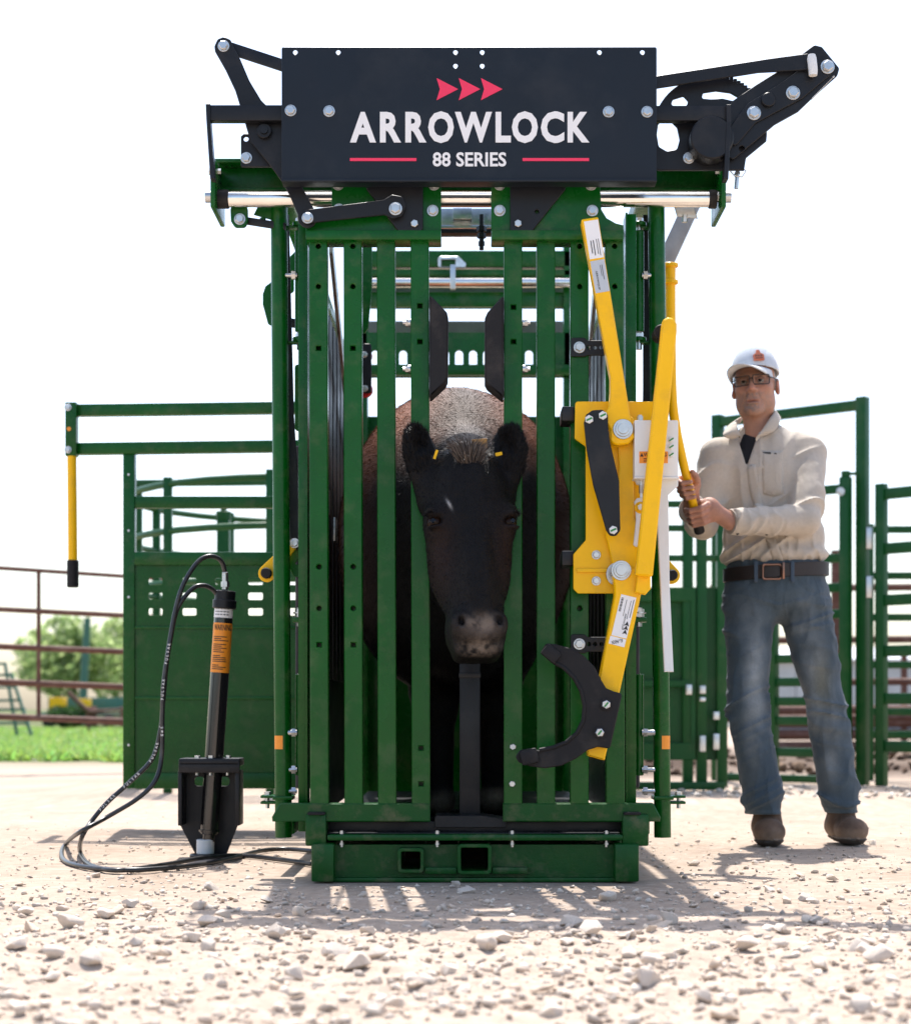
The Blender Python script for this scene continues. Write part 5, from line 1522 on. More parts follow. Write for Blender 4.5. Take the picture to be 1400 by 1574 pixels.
# one body: fine in front of the split plane, coarser behind it
SP = 5.30
v1, f1 = surface_nets(lambda P: smax(cow_fine(P), P[..., 1] - SP - .012, .002), (-.27, 4.74, .58), (.30, SP + .03, 1.40), .0048)
v2, f2 = surface_nets(lambda P: smax(cow_coarse(P), SP - P[..., 1], .002), (-.52, SP - .04, FL - .02), (.47, 7.95, 1.72), .0125)
V = np.concatenate([v1, v2]); Fc = np.concatenate([f1, f2 + len(v1)])

def cow_colour(V):
    p = to_head(V)
    n = fbm(V[:, 0] * 9, V[:, 1] * 9, V[:, 2] * 9, 3)[:, None]
    black = np.array([.0050, .0043, .0043]); brown = np.array([.27, .098, .050]); grey = np.array([.050, .036, .027])
    c = np.repeat(black[None], len(V), 0)
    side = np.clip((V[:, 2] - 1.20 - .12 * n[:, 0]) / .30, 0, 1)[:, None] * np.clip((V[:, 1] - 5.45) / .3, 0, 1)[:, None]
    c = c + (brown - c) * side * .95  # brown upper back: the sunlit tone of the black coat is put into the colour
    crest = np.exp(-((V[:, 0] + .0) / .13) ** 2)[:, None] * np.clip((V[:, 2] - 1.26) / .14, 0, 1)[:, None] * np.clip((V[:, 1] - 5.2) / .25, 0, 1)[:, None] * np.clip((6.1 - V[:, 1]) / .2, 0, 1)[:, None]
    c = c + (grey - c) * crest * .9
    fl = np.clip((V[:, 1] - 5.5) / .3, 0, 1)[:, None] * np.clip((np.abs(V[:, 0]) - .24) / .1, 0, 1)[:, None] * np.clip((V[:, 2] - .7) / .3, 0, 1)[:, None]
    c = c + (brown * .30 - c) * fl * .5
    hd = (V[:, 1] < 5.22)[:, None]
    # brown cast on the cheeks, dusty muzzle, small white lash mark
    ch = np.exp(-(((np.abs(p[:, 0]) - .095) / .035) ** 2 + ((p[:, 2] + .30) / .10) ** 2))[:, None]
    c = np.where(hd, c + (np.array([.020, .009, .007]) - c) * ch * .7, c)
    mz = np.exp(-((p[:, 0] / .050) ** 2 + ((p[:, 2] + .535) / .030) ** 2))[:, None] * np.clip((.03 - p[:, 1]) / .03, 0, 1)[:, None]
    c = np.where(hd, c + (np.array([.060, .047, .040]) - c) * np.clip(mz * 1.2, 0, 1), c)
    dn = fbm(V[:, 0] * 85, V[:, 1] * 85, V[:, 2] * 85, 3)[:, None]
    dust = (np.exp(-((p[:, 0] / .055) ** 2 + ((p[:, 2] + .585) / .022) ** 2)) + .9 * np.exp(-((p[:, 0] / .042) ** 2 + ((p[:, 2] + .520) / .022) ** 2)))[:, None] * np.clip((.05 - p[:, 1]) / .04, 0, 1)[:, None] * np.clip(.50 + 1.5 * dn, 0, 1)
    c = np.where(hd, c + (np.array([.22, .17, .13]) - c) * np.clip(dust, 0, 1), c)
    nos = np.exp(-(((np.abs(p[:, 0]) - .052 - .35 * (p[:, 2] + .513)) / .007) ** 2 + ((p[:, 2] + .513) / .014) ** 2))[:, None]
    c = np.where(hd, c + (np.array([.004, .003, .003]) - c) * np.clip(nos * 1.4, 0, 1), c)
    wl = np.exp(-(((p[:, 0] + .066 + .35 * (p[:, 2] + .175)) / .0035) ** 2 + ((p[:, 2] + .170) / .014) ** 2))[:, None] * (p[:, 1] < .05)[:, None]
    c = np.where(hd, c + (np.array([.40, .38, .36]) - c) * np.clip(wl, 0, 1), c)
    hoof = np.clip((FL + .10 - V[:, 2]) / .04, 0, 1)[:, None] * np.clip(.5 + n, 0, 1)
    c = c + (np.array([.22, .18, .14]) - c) * hoof
    return np.clip(c * (1 + .25 * n), 0, 1)
def coat_material():
    m = mat('cow_coat', (0, 0, 0), .48, var=.18, vscale=40, attr=True, bump=.55, bscale=150, spec=.14, sheen=0)
    return m
coat_material()
CC = cow_colour(V)
body_o = mesh_np('body', V, Fc, 'cow_coat', cow, cow, CC)
# hair: short blades that follow the coat
me = body_o.data
Nn = np.empty(len(me.vertices) * 3); me.vertices.foreach_get('normal', Nn); Nn = Nn.reshape(-1, 3)
tri = np.concatenate([Fc[:, [0, 1, 2]], Fc[:, [0, 2, 3]]])
def hair(n, sel, length, width, flow, up, colf, seed):
    g = np.random.default_rng(seed)
    T = tri[sel]; A = V[T[:, 0]]; ar = np.linalg.norm(np.cross(V[T[:, 1]] - A, V[T[:, 2]] - A), axis=1)
    k = g.choice(len(T), n, p=ar / ar.sum()); u = g.random(n); w = g.random(n); fl = u + w > 1; u[fl] = 1 - u[fl]; w[fl] = 1 - w[fl]
    t = T[k]; P = V[t[:, 0]] * (1 - u - w)[:, None] + V[t[:, 1]] * u[:, None] + V[t[:, 2]] * w[:, None]; N = Nn[t[:, 0]]
    D = flow(P); D = D - N * (D * N).sum(1)[:, None]; D /= np.linalg.norm(D, axis=1)[:, None] + 1e-6
    D = D + N * up + g.normal(0, .23, (n, 3)); D /= np.linalg.norm(D, axis=1)[:, None]
    S = np.cross(D, g.normal(0, 1, (n, 3)) * .5 + np.array([0, 1, 0])); S /= np.linalg.norm(S, axis=1)[:, None] + 1e-6
    L = length * g.uniform(.5, 1.25, (n, 1)); W = width * g.uniform(.7, 1.3, (n, 1)); B = P - N * .002
    Vv = np.stack([B - S * W, B + S * W, B + D * L * .6 + S * W * .5, B + D * L], 1)
    Ff = np.arange(n * 4).reshape(-1, 4)
    cc_ = np.repeat(np.clip(colf(P, g, n), 0, 1), 4, 0).reshape(-1, 4, 3); cc_[:, :2] *= .55
    return Vv.reshape(-1, 3), Ff, cc_.reshape(-1, 3)
cen = V[tri].mean(1); cn = Nn[tri[:, 0]]; vis = (cn[:, 1] < .45)
def flow_body(P): return np.stack([1.6 * P[:, 0] + .25 * vnoise(P[:, 0] * 9, P[:, 1] * 9, P[:, 2] * 9), .6 * np.ones(len(P)), -.8 * np.ones(len(P))], 1)
def flow_head(P):
    p = to_head(P); f = np.stack([p[:, 0] * 2.0, .05 * np.ones(len(p)), -np.ones(len(p))], 1); return f @ RH.T
def col_body(P, g, n): return cow_colour(P) * g.uniform(.5, 1.5, (n, 1)) + .0006
parts_h = []
s1 = np.where(vis & (cen[:, 1] > 5.15) & (cen[:, 2] > 1.12))[0]
parts_h.append(hair(120000, s1, .018, .0006, flow_body, .20, col_body, 31))
s2 = np.where(vis & (cen[:, 1] > 5.3) & (cen[:, 1] < 6.6) & (cen[:, 2] <= 1.12) & (cen[:, 2] > .6))[0]
parts_h.append(hair(24000, s2, .020, .0008, flow_body, .25, col_body, 32))
ph = to_head(cen)
s3 = np.where((cen[:, 1] < 5.3) & (ph[:, 2] > -.47))[0]
parts_h.append(hair(42000, s3, .011, .0009, flow_head, .18, col_body, 33))
s4 = np.where((cen[:, 1] < 5.3) & (np.abs(ph[:, 0]) < .034) & (ph[:, 2] > -.055) & (ph[:, 2] < .02) & (ph[:, 1] < .12))[0]
def flow_tuft(P):
    p = to_head(P); f = np.stack([p[:, 0] * 22, -.35 * np.ones(len(p)), .7 * np.ones(len(p))], 1); return f @ RH.T
parts_h.append(hair(650, s4, .045, .0010, flow_tuft, 1.0, lambda P, g, n: np.array([.05, .038, .030]) * g.uniform(.1, 3.0, (n, 1)) ** 1.3, 34))
s5 = np.where((cen[:, 1] < 5.3) & (np.abs(ph[:, 0]) > .10) & (ph[:, 2] > -.05))[0]
def flow_ear(P):
    p = to_head(P); f = np.stack([np.sign(p[:, 0]) * .5, .0 * p[:, 0], np.ones(len(p))], 1); return f @ RH.T
parts_h.append(hair(9000, s5, .018, .0009, flow_ear, .5, col_body, 35))
hv = np.concatenate([p[0] for p in parts_h]); hc_ = np.concatenate([p[2] for p in parts_h]); off = 0; hf = []
for p in parts_h: hf.append(p[1] + off); off += len(p[0])
mat('cow_hair', (0, 0, 0), .42, var=0, attr=True, spec=.16)
mesh_np('coat_hair', hv, np.concatenate(hf), 'cow_hair', cow, cow, hc_, smooth=False, kind='stuff')
# eyes with lids, ear tags
mat('eye_dark', (.014, .006, .003), .12, var=0, spec=.12)
mat('pupil', (.002, .002, .003), .10, var=0, spec=.3)
kc = Maker(cow)
for s in (-1, 1):
    c = Vector(from_head((s * .1045, .029, -.212)))
    m = MB(); bm = bmesh.new(); bmesh.ops.create_uvsphere(bm, u_segments=24, v_segments=16, radius=.0228); m.add_bm(bm, Matrix.Translation(c))
    eo = kc.part('eye', m, 'eye_dark')
    d = (Vector(RH @ np.array([s * .40, -.91, 0.0]))).normalized()
    kc.part('pupil', MB().tube([c + d * .0198, c + d * .0232], [.0095, .0062], 16), 'pupil', eo)
    lash = MB()
    for k in range(16):
        t = k / 15.0; b = c + Vector(RH @ np.array([s * (.020 - .026 * t), -.010 - .016 * math.sin(t * PI), .012 + .006 * math.sin(t * PI)]))
        lash.tube([b, b + Vector(RH @ np.array([s * .010, -.016, .001])), b + Vector(RH @ np.array([s * .016, -.024, .008]))], [.0009, .0007, .0002], 4)
    kc.part('lashes', lash, 'pupil', eo, kind='stuff')
t1 = from_head((-.088, .052, .005)); t2 = from_head((.095, .058, .010))
def tagplate(c, w, h, ang):
    mm = MB(); mtx = Matrix.Translation(Vector(c)) @ Matrix.Rotation(ang, 4, 'Y')
    mm.plate(fillet([(-w, -h), (w, -h), (w, h), (-w, h)], .002), -.0015, .0015, (), .0004, mtx); return mm
kc.part('ear_tag', tagplate(t1, .004, .0135, math.radians(18)), 'yellow_paint')
kc.part('ear_tag', tagplate(t2, .010, .005, math.radians(-12)), 'yellow_paint')
mat('worn_tag', (.50, .24, .05), .55, var=.15, vscale=40)
kc.part('ear_tag', tagplate(at(737, 682, 5.20), .022, .014, math.radians(-4)), 'worn_tag', label='worn orange ear tag behind the poll')
# ================================================================== the man
YM = 6.72
man = thing('person', 'man in beige shirt, jeans and white cap pulling the yellow lever', 'person', (at(1230, 0, 6.65).x, 6.65, 0))
km = Maker(man)
def A_(px, py, Y=YM): return np.array(at(px, py, Y))
def pxy(P):
    return 715 + F * P[..., 0] / P[..., 1], 1090 - F * (P[..., 2] - CAMZ) / P[..., 1]
neck = A_(1168, 668, 6.76); S_r, S_l = A_(1103, 702, 6.74), A_(1240, 698, 6.78)
E_r, W_r = A_(1080, 806, 6.70), A_(1062, 782, 6.51)
E_l, W_l = A_(1236, 800, 6.60), A_(1122, 802, 6.47)

def ridge(n):
    r = 1 - np.abs(n) * 2.2; return np.where(r > 0, r ** 2 * 1.6, r * .5)
def along(P, a, b):
    ab = b - a; L = np.linalg.norm(ab); return ((P - a) @ ab) / L
def shirt_sdf(P):
    d = sd_ell(P, A_(1171, 745, 6.76), (.176, .110, .185))
    d = smin(d, sd_cone(P, A_(1122, 700, 6.76), A_(1222, 693, 6.79), .064, .067), .05)
    d = smin(d, sd_cone(P, A_(1160, 672, 6.78), A_(1178, 672, 6.78), .064, .064), .05)
    d = smin(d, sd_ell(P, A_(1188, 828, 6.74), (.190, .122, .15)), .06)
    d = smin(d, sd_ell(P, A_(1191, 852, 6.73), (.196, .128, .050)), .02)
    px, py = pxy(P)
    # torso folds: diagonal pulls towards the hands, gathers above the belt
    t = (px * .55 + py * .83) / 410.0; s = (px * .83 - py * .55) / 410.0
    f1 = ridge(vnoise(s * 4.5, t * 22, P[..., 1] * 6)); f2 = ridge(vnoise(px / 410 * 34, py / 410 * 7, 3.3))
    low = np.clip((py - 775) / 70, 0, 1)
    d = d - .0075 * f1 * (.55 + .6 * low) * np.clip(.6 + 1.2 * vnoise(px / 60, py / 60, 2.0), .1, 1.4) - .0050 * f2 * low - .0035 * ridge(vnoise(px / 410 * 16, py / 410 * 6 + px / 410 * 8, 7.7))
    # sleeves
    for S, E, W, r0, r1, r2, k in ((S_r, E_r, W_r, .070, .054, .043, 0), (S_l, E_l, W_l, .074, .057, .043, 1)):
        a = sd_cone(P, S, E, r0, r1); b = sd_cone(P, E, W, r1, r2)
        u = along(P, S, E); w = along(P, E, W)
        nz = ridge(vnoise(u * 17 + P[..., 0] * 10, P[..., 1] * 9 + P[..., 2] * 4, 5.5 + k)); a = a - .0095 * nz * np.clip(u / .10, .2, 1)
        nz = ridge(vnoise(w * 15 + P[..., 2] * 9, P[..., 1] * 10 + P[..., 2] * 9, 9.1 + k)); b = b - .0055 * nz * np.clip(.5 + 1.5 * vnoise(P[..., 0] * 12, P[..., 1] * 12, P[..., 2] * 12), 0, 1.4)
        ar = smin(a, b, .02)
        d = smin(d, ar, .028)
    # placket, pocket and yoke seams stand proud of the cloth
    front = (P[..., 1] < 6.72)
    lx = np.interp(py, [700, 760, 865], [1149, 1156, 1196])
    d = np.where(front & (np.abs(px - lx - 6) < 7) & (py > 700), d - .0022, d)
    pk1 = (px > 1170 + (py - 692) * .04) & (px < 1202) & (py > 694) & (py < 762 - np.abs(px - 1186) * .25)
    d = np.where(front & pk1, d - .0024, d)
    # open neck: a V with the dark undershirt inside
    vx = np.interp(py, [640, 664, 714], [1150, 1148, 1147]); half = np.interp(py, [640, 660, 712, 716], [26, 19, 2, 0])
    cut = np.where((py < 716) & (P[..., 1] < 6.74), (half - np.abs(px - vx)) / 410.0, -.05)
    d = smax(d, cut, .004)
    d = smax(d, np.maximum(sd_cone(P, A_(1166, 690, 6.77), A_(1166, 600, 6.77), .058, .070) * -1, -1), .004)
    # ends: belt line and cuffs
    zb = CAMZ + (1090 - 870) * P[..., 1] / F
    d = smax(d, zb - P[..., 2], .006)
    for E, W in ((E_r, W_r), (E_l, W_l)):
        u = (W - E) / np.linalg.norm(W - E); q = (P - W) @ u
        nearw = np.linalg.norm(P - W, axis=-1) < .10
        d = np.where(nearw, smax(d, q, .003), d)
        d = np.where(nearw & (q > -.058) & (q < -.003), d - .003, d)
    return d
v, f = surface_nets(shirt_sdf, (.72, 6.36, 1.00), (1.44, 6.96, 1.60), .0054)
cloth = np.array([.49, .425, .35]); nn = fbm(v[:, 0] * 30, v[:, 1] * 30, v[:, 2] * 30, 2)[:, None]
mat('shirt_cloth', (0, 0, 0), .85, var=.05, vscale=90, attr=True, bump=.18, bscale=700, sheen=.25, spec=.25)
def add_folds(m, layers):
    nt = m.node_tree; b = nt.nodes['Principled BSDF']; tc = nt.nodes['Texture Coordinate']
    prev = b.inputs['Normal'].links[0].from_socket
    for scale, rot, dist, st in layers:
        mp = nt.nodes.new('ShaderNodeMapping'); mp.inputs['Rotation'].default_value = rot; mp.inputs['Scale'].default_value = (1, 1, .32)
        n = nt.nodes.new('ShaderNodeTexNoise'); n.noise_type = 'RIDGED_MULTIFRACTAL'
        n.inputs['Scale'].default_value = scale; n.inputs['Detail'].default_value = 2.0; n.inputs['Distortion'].default_value = .6
        nt.links.new(tc.outputs['Object'], mp.inputs['Vector']); nt.links.new(mp.outputs[0], n.inputs['Vector'])
        bn = nt.nodes.new('ShaderNodeBump'); bn.inputs['Strength'].default_value = st; bn.inputs['Distance'].default_value = dist
        nt.links.new(n.outputs['Fac'], bn.inputs['Height']); nt.links.new(prev, bn.inputs['Normal']); prev = bn.outputs['Normal']
    nt.links.new(prev, b.inputs['Normal'])
add_folds(M['shirt_cloth'], [(7, (.3, .9, .2), .020, .9), (17, (.1, -.6, .4), .010, .8)])
shirt = mesh_np('shirt', v, f, 'shirt_cloth', man, man, cloth * (1 + .05 * nn))
shirt['label'] = 'beige long sleeved shirt'

# ---- jeans
HIP = A_(1192, 905, 6.73)
def jeans_sdf(P):
    d = smin(sd_ell(P, A_(1192, 905, 6.73), (.186, .125, .125)), sd_ell(P, A_(1192, 876, 6.73), (.188, .125, .08)), .02)
    px, py = pxy(P)
    legs = None
    for H, K, An, k in ((A_(1151, 930, 6.73), A_(1147, 1085, 6.66), A_(1177, 1256, 6.62), 0), (A_(1236, 930, 6.73), A_(1269, 1085, 6.68), A_(1294, 1254, 6.70), 1)):
        Bg = K + (An - K) * .80
        a = smin(smin(sd_cone(P, H, K, .094, .068), sd_cone(P, K, Bg, .068, .071), .03), sd_cone(P, Bg, An, .064, .054), .012)
        u = along(P, K, An)
        fold = ridge(vnoise(u * 26 + P[..., 0] * 9 * (1 - 2 * k), P[..., 1] * 7, 3.0 + k))
        w = np.exp(-((u - .02) / .07) ** 2) * .7 + np.clip((u - .26) / .08, 0, 1) * .8 + .25
        a = a - .0100 * fold * w
        legs = a if legs is None else smin(legs, a, .012)
    d = smin(d, legs, .045)
    cr = np.exp(-((py - 945) / 28) ** 2); f1 = ridge(vnoise(px / 410 * 5, py / 410 * 32 + np.abs(px - 1194) / 410 * 9, 1.7))
    d = d - .0070 * f1 * cr - .0040 * ridge(vnoise(px / 410 * 14, py / 410 * 9, 6.6))
    # fly and pocket seams
    front = P[..., 1] < 6.72
    d = np.where(front & (np.abs(px - 1196) < 5) & (py > 890) & (py < 940), d - .0022, d)
    rr = np.hypot((px - 1108) / 48, (py - 888) / 26); d = np.where(front & (np.abs(rr - .95) < .06) & (py > 888), d + .0025, d)
    rr = np.hypot((px - 1275) / 52, (py - 888) / 30); d = np.where(front & (np.abs(rr - .95) < .06) & (py > 888), d + .0025, d)
    d = smax(d, P[..., 2] - (CAMZ + (1090 - 858) * P[..., 1] / F), .004)
    d = smax(d, .112 - P[..., 2], .004)
    return d
v, f = surface_nets(jeans_sdf, (.86, 6.48, .08), (1.54, 6.90, 1.06), .0062)
px, py = pxy(v)
nn = fbm(v[:, 0] * 14, v[:, 1] * 14, v[:, 2] * 14, 3)[:, None]
den = np.array([.056, .082, .104]); fade = np.array([.34, .37, .38]); gold = np.array([.20, .19, .13])
wf = np.zeros(len(v))
for cx, cy, sx, sy, w in ((1160, 1050, 16, 85, .75), (1158, 1150, 14, 40, .5), (1250, 1040, 18, 70, .8), (1276, 1140, 14, 60, .6), (1150, 950, 26, 40, .3), (1235, 960, 26, 40, .35)):
    wf = np.maximum(wf, w * np.exp(-((px - cx) / sx) ** 2 - ((py - cy) / sy) ** 2))
wf = (wf * (v[:, 1] < 6.70))[:, None] * np.clip(.75 + .9 * nn, 0, 1.2)
cj = den * (1 + .22 * nn) + (fade - den) * np.clip(wf, 0, 1)
wg = (np.exp(-((px - 1262) / 14) ** 2 - ((py - 1045) / 40) ** 2) * .6)[:, None]; cj = cj + (gold - cj) * wg
hem = (v[:, 2] < .132)[:, None]; cj = np.where(hem, cj * 1.25, cj)
mat('denim', (0, 0, 0), .85, var=.10, vscale=160, attr=True, bump=.30, bscale=800, sheen=.15, spec=.2)
add_folds(M['denim'], [(9, (.2, 1.2, .2), .018, .9), (24, (.1, .7, .4), .009, .8)])
jeans = mesh_np('jeans', v, f, 'denim', man, man, np.clip(cj, 0, 1)); jeans['label'] = 'faded blue jeans'

# ---- boots
def boot(heel, toe, ank):
    ax = toe - heel
    def fn(P):
        d = sd_cone(P, heel + np.array([0, 0, .012]), toe, .052, .050, (1, 1, .90))
        d = smin(d, sd_cone(P, heel + (toe - heel) * .25 + np.array([0, 0, .03]), ank, .052, .050), .03)
        d = smin(d, sd_ell(P, toe + np.array([0, 0, .008]), (.058, .054, .044)), .02)
        crease = along(P, heel, toe); d = d + .0020 * ridge(vnoise(crease * 45, P[..., 2] * 12, 2.2)) * np.clip((P[..., 2] - .05) / .03, 0, 1)
        d = d + .0035 * np.exp(-((crease - .075) / .006) ** 2) * (P[..., 2] > .03)
        sole = np.maximum(d - .007, P[..., 2] - .024 - .004 * vnoise(P[..., 0] * 60, P[..., 1] * 60, 0)); d = np.minimum(d, sole)
        d = d - .0012 * np.sign(np.sin(crease * 380)) * (P[..., 2] < .012)
        d = smax(d, .001 - P[..., 2], .002); d = smax(d, P[..., 2] - .19, .004)
        return d
    lo = np.minimum(np.minimum(heel, toe), ank) - .075; hi = np.maximum(np.maximum(heel, toe), ank) + .075; lo[2] = -.012; hi[2] = .21
    v, f = surface_nets(fn, lo, hi, .0042)
    n = fbm(v[:, 0] * 25, v[:, 1] * 25, v[:, 2] * 25, 3)[:, None]
    c = np.array([.12, .070, .042]) * (1 + .45 * n); dusty = np.clip((.07 - v[:, 2]) / .05 + .5 * n[:, 0], 0, 1)[:, None] * .55
    c = c + (np.array([.30, .235, .175]) - c) * dusty
    c = np.where((v[:, 2] < .025)[:, None], np.array([.05, .04, .032]) * (1 + .5 * n), c)
    return v, f, np.clip(c, 0, 1)
mat('boot_leather', (0, 0, 0), .72, var=.12, vscale=60, attr=True, bump=.3, bscale=220)
for h_, t_, a_ in ((np.array([1.118, 6.67, .050]), np.array([1.106, 6.535, .048]), np.array([1.122, 6.65, .17])), (np.array([1.398, 6.73, .050]), np.array([1.422, 6.60, .048]), np.array([1.404, 6.72, .17]))):
    v, f, c = boot(h_, t_, a_); mesh_np('boot', v, f, 'boot_leather', man, man, c)

# ---- belt with buckle and loops
zc = A_(1192, 880, 6.73)
mat('belt_leather', (.016, .010, .009), .5, var=.2, vscale=20, bump=.2, bscale=150)
bm_ = MB(); n = 56; vv = []; ff = []
for k in range(n):
    t = 2 * PI * k / n; cx, sx = math.cos(t), math.sin(t)
    for (dr, dz_) in ((0, -.026), (.005, -.024), (.005, .024), (0, .026)):
        tilt = .012 * cx
        vv.append((zc[0] + (.193 + dr) * cx, 6.73 + (.130 + dr) * sx, zc[2] + dz_ + tilt))
for k in range(n):
    for j in range(3):
        a = k * 4 + j; b = ((k + 1) % n) * 4 + j; ff.append((a, b, b + 1, a + 1))
belt = km.part('belt', bm_.add(vv, ff), 'belt_leather')
mat('copper', (.26, .14, .10), .35, 1.0, var=.1)
bx_, bz_ = xz(1186, 878.5, 6.585); w_, h_ = .036, .030
km.part('buckle', MB().plate(fillet([(bx_ - w_, bz_ - h_), (bx_ + w_, bz_ - h_), (bx_ + w_, bz_ + h_), (bx_ - w_, bz_ + h_)], .010), 6.588, 6.594, [fillet([(bx_ - w_ + .007, bz_ - h_ + .007), (bx_ + w_ - .004, bz_ - h_ + .007), (bx_ + w_ - .004, bz_ + h_ - .007), (bx_ - w_ + .007, bz_ + h_ - .007)], .006)], .002), 'copper', belt)
kx, kz = xz(1204, 877, 6.585); km.part('keeper', MB().box(kx - .004, kx + .004, 6.586, 6.595, kz - .031, kz + .031, .002), 'copper', belt)
for a in (1162, 1217):
    lx, lz = xz(a, 878, 6.60); rr = (lx - zc[0]) / .198; yy = 6.73 - .135 * math.sqrt(max(0, 1 - rr * rr))
    o = MB().box(lx - .007, lx + .007, yy - .006, yy + .004, lz - .040, lz + .036, .003); b_ = o.build('belt_loop', M['denim'], jeans, man)
    ca = b_.data.color_attributes.new('Col', 'FLOAT_COLOR', 'POINT'); ca.data.foreach_set('color', np.tile([.06, .088, .125, 1], len(b_.data.vertices)))

# ---- head, neck and hands: the body
HC = A_(1160, 594, 6.74)
RM = rot_m(math.radians(-1), math.radians(-3), math.radians(-17))
RC = rot_m(math.radians(-1), math.radians(-4), math.radians(-28))       # the cap sits a little askew
def hc_l(p): return HC + RC @ np.array(p, float)
def hl_(p): return HC + RM @ np.array(p, float)
def man_head(P):
    p = (P - HC) @ RM; q = p.copy(); q[..., 0] = np.abs(q[..., 0])
    d = sd_ell(p, (0, .018, .032), (.075, .094, .088))
    d = smin(d, sd_ell(p, (0, -.018, -.035), (.067, .070, .082)), .03)
    d = smin(d, sd_ell(p, (0, -.058, -.100), (.030, .026, .022)), .025)
    d = smin(d, sd_ell(q, (.043, -.052, -.018), (.024, .024, .020)), .02)
    d = smin(d, sd_ell(q, (.048, -.005, -.070), (.024, .036, .036)), .025)
    d = smin(d, sd_ell(p, (0, -.074, .026), (.052, .016, .011)), .014)
    d = smax(d, -sd_ell(q, (.031, -.101, .006), (.017, .018, .0105)), .012)
    d = smin(d, sd_cone(p, (0, -.082, .016), (0, -.106, -.026), .0085, .0125), .012)
    d = smin(d, sd_ell(q, (.012, -.094, -.031), (.0100, .012, .0090)), .008)
    d = smax(d, -sd_ell(q, (.007, -.104, -.041), (.0045, .006, .004)), .003)
    d = smin(d, sd_ell(p, (0, -.082, -.052), (.026, .012, .016)), .014)
    d = smin(d, sd_ell(p, (0, -.083, -.0655), (.030, .012, .0046)), .005)
    d = smin(d, sd_ell(p, (0, -.082, -.0775), (.026, .011, .0056)), .005)
    bend = p.copy(); bend[..., 2] = bend[..., 2] + 9 * p[..., 0] ** 2
    d = smax(d, -sd_ell(bend, (0, -.096, -.0708), (.034, .016, .0020)), .002)
    # folds from nose to mouth
    fo = sd_cone(q, (.018, -.090, -.036), (.032, -.076, -.070), .0032, .0030); d = smax(d, -fo, .006)
    e = sd_ell(q, (.081, .018, -.006), (.010, .021, .033), rot_m(math.radians(-12), 0, math.radians(22)))
    e = smax(e, -sd_ell(q, (.090, .010, -.004), (.008, .012, .021)), .004)
    d = smin(d, e, .006)
    nk = sd_cone(P, hl_((0, .030, -.080)), neck + np.array([0, .0, -.05]), .054, .062)
    return smin(d, nk, .025)
v1, f1 = surface_nets(man_head, (HC[0] - .13, 6.56, neck[2] - .10), (HC[0] + .14, 6.90, HC[2] + .14), .0030)
p = (v1 - HC) @ RM
skin = np.array([.46, .235, .155]); n = fbm(v1[:, 0] * 40, v1[:, 1] * 40, v1[:, 2] * 40, 3)[:, None]
c1 = skin * (1 + .10 * n)
def mixc(c, col, w): return c + (np.array(col) - c) * np.clip(w, 0, 1)[:, None]
g3 = lambda x, z, sx, sz: np.exp(-((np.abs(p[:, 0]) - x) / sx) ** 2 - ((p[:, 2] - z) / sz) ** 2) * (p[:, 1] < .0)
c1 = mixc(c1, (.50, .19, .13), .55 * g3(0, -.026, .016, .016)); c1 = mixc(c1, (.52, .20, .14), .4 * g3(.042, -.022, .022, .018))
st_ = np.clip(.75 + 1.2 * fbm(v1[:, 0] * 160, v1[:, 1] * 160, v1[:, 2] * 160, 2), 0, 1.2)
c1 = mixc(c1, (.19, .150, .135), st_ * .95 * g3(0, -.050, .034, .012)); c1 = mixc(c1, (.23, .18, .16), st_ * .85 * g3(0, -.092, .046, .028)); c1 = mixc(c1, (.27, .185, .155), st_ * .5 * g3(.05, -.070, .024, .040))
c1 = mixc(c1, (.36, .135, .11), .7 * g3(0, -.0705, .020, .0075)); c1 = mixc(c1, (.22, .15, .115), .6 * g3(.031, .0275, .020, .0045))
hr_ = np.clip((p[:, 1] + .005) / .015, 0, 1) * np.clip((p[:, 2] + .030) / .02, 0, 1) * (np.abs(p[:, 0]) < .079); c1 = mixc(c1, (.33, .31, .30), hr_)
c1 = mixc(c1, (.50, .20, .14), .5 * (np.abs(p[:, 0]) > .078))

LU = np.array((LEV[-1] - LEV[-3]).normalized()); LFr = np.array([0, -1.0, 0]); LFr -= LU * (LFr @ LU); LFr /= np.linalg.norm(LFr); LRt = np.cross(LFr, LU); LRt = LRt if LRt[0] > 0 else -LRt
lpath = np.array([q[:] for q in lp])
def lever_at(z): return np.array([np.interp(-z, -lpath[:, 2], lpath[:, k]) for k in range(3)])
def LP(base, r, f_, s): return base + LRt * r + LFr * f_ + LU * s
b1 = lever_at(A_(0, 742, 6.38)[2]); b2 = lever_at(A_(0, 782, 6.42)[2])
def chain(P, pts, rs):
    d = None
    for i in range(len(pts) - 1):
        e = sd_cone(P, pts[i], pts[i + 1], rs[i], rs[i + 1]); d = e if d is None else smin(d, e, .004)
    return d
def hand_up(P):
    d = sd_ell(P, LP(b1, .012, -.030, .018), (.038, .022, .044))
    for k, (s, le) in enumerate(((-.018, 1.0), (.003, 1.06), (.024, 1.0), (.043, .86))):
        fg = chain(P, [LP(b1, -.022, -.030, s + .004), LP(b1, -.0345 * le, -.008, s), LP(b1, -.024 * le, .0225, s + .001), LP(b1, .006 * le, .0285, s + .004)], [.0100, .0098, .0090, .0076])
        d = smin(d, fg, .0035)
    th = chain(P, [LP(b1, .026, -.026, .028), LP(b1, .034, -.006, .006), LP(b1, .030, .010, -.022), LP(b1, .022, .012, -.042)], [.0150, .0128, .0110, .0090])
    d = smin(d, th, .006)
    wr = chain(P, [LP(b1, .016, -.036, .036), W_r + (E_r - W_r) * .0, W_r + (E_r - W_r) * .4], [.028, .030, .036])
    return smin(d, wr, .018)
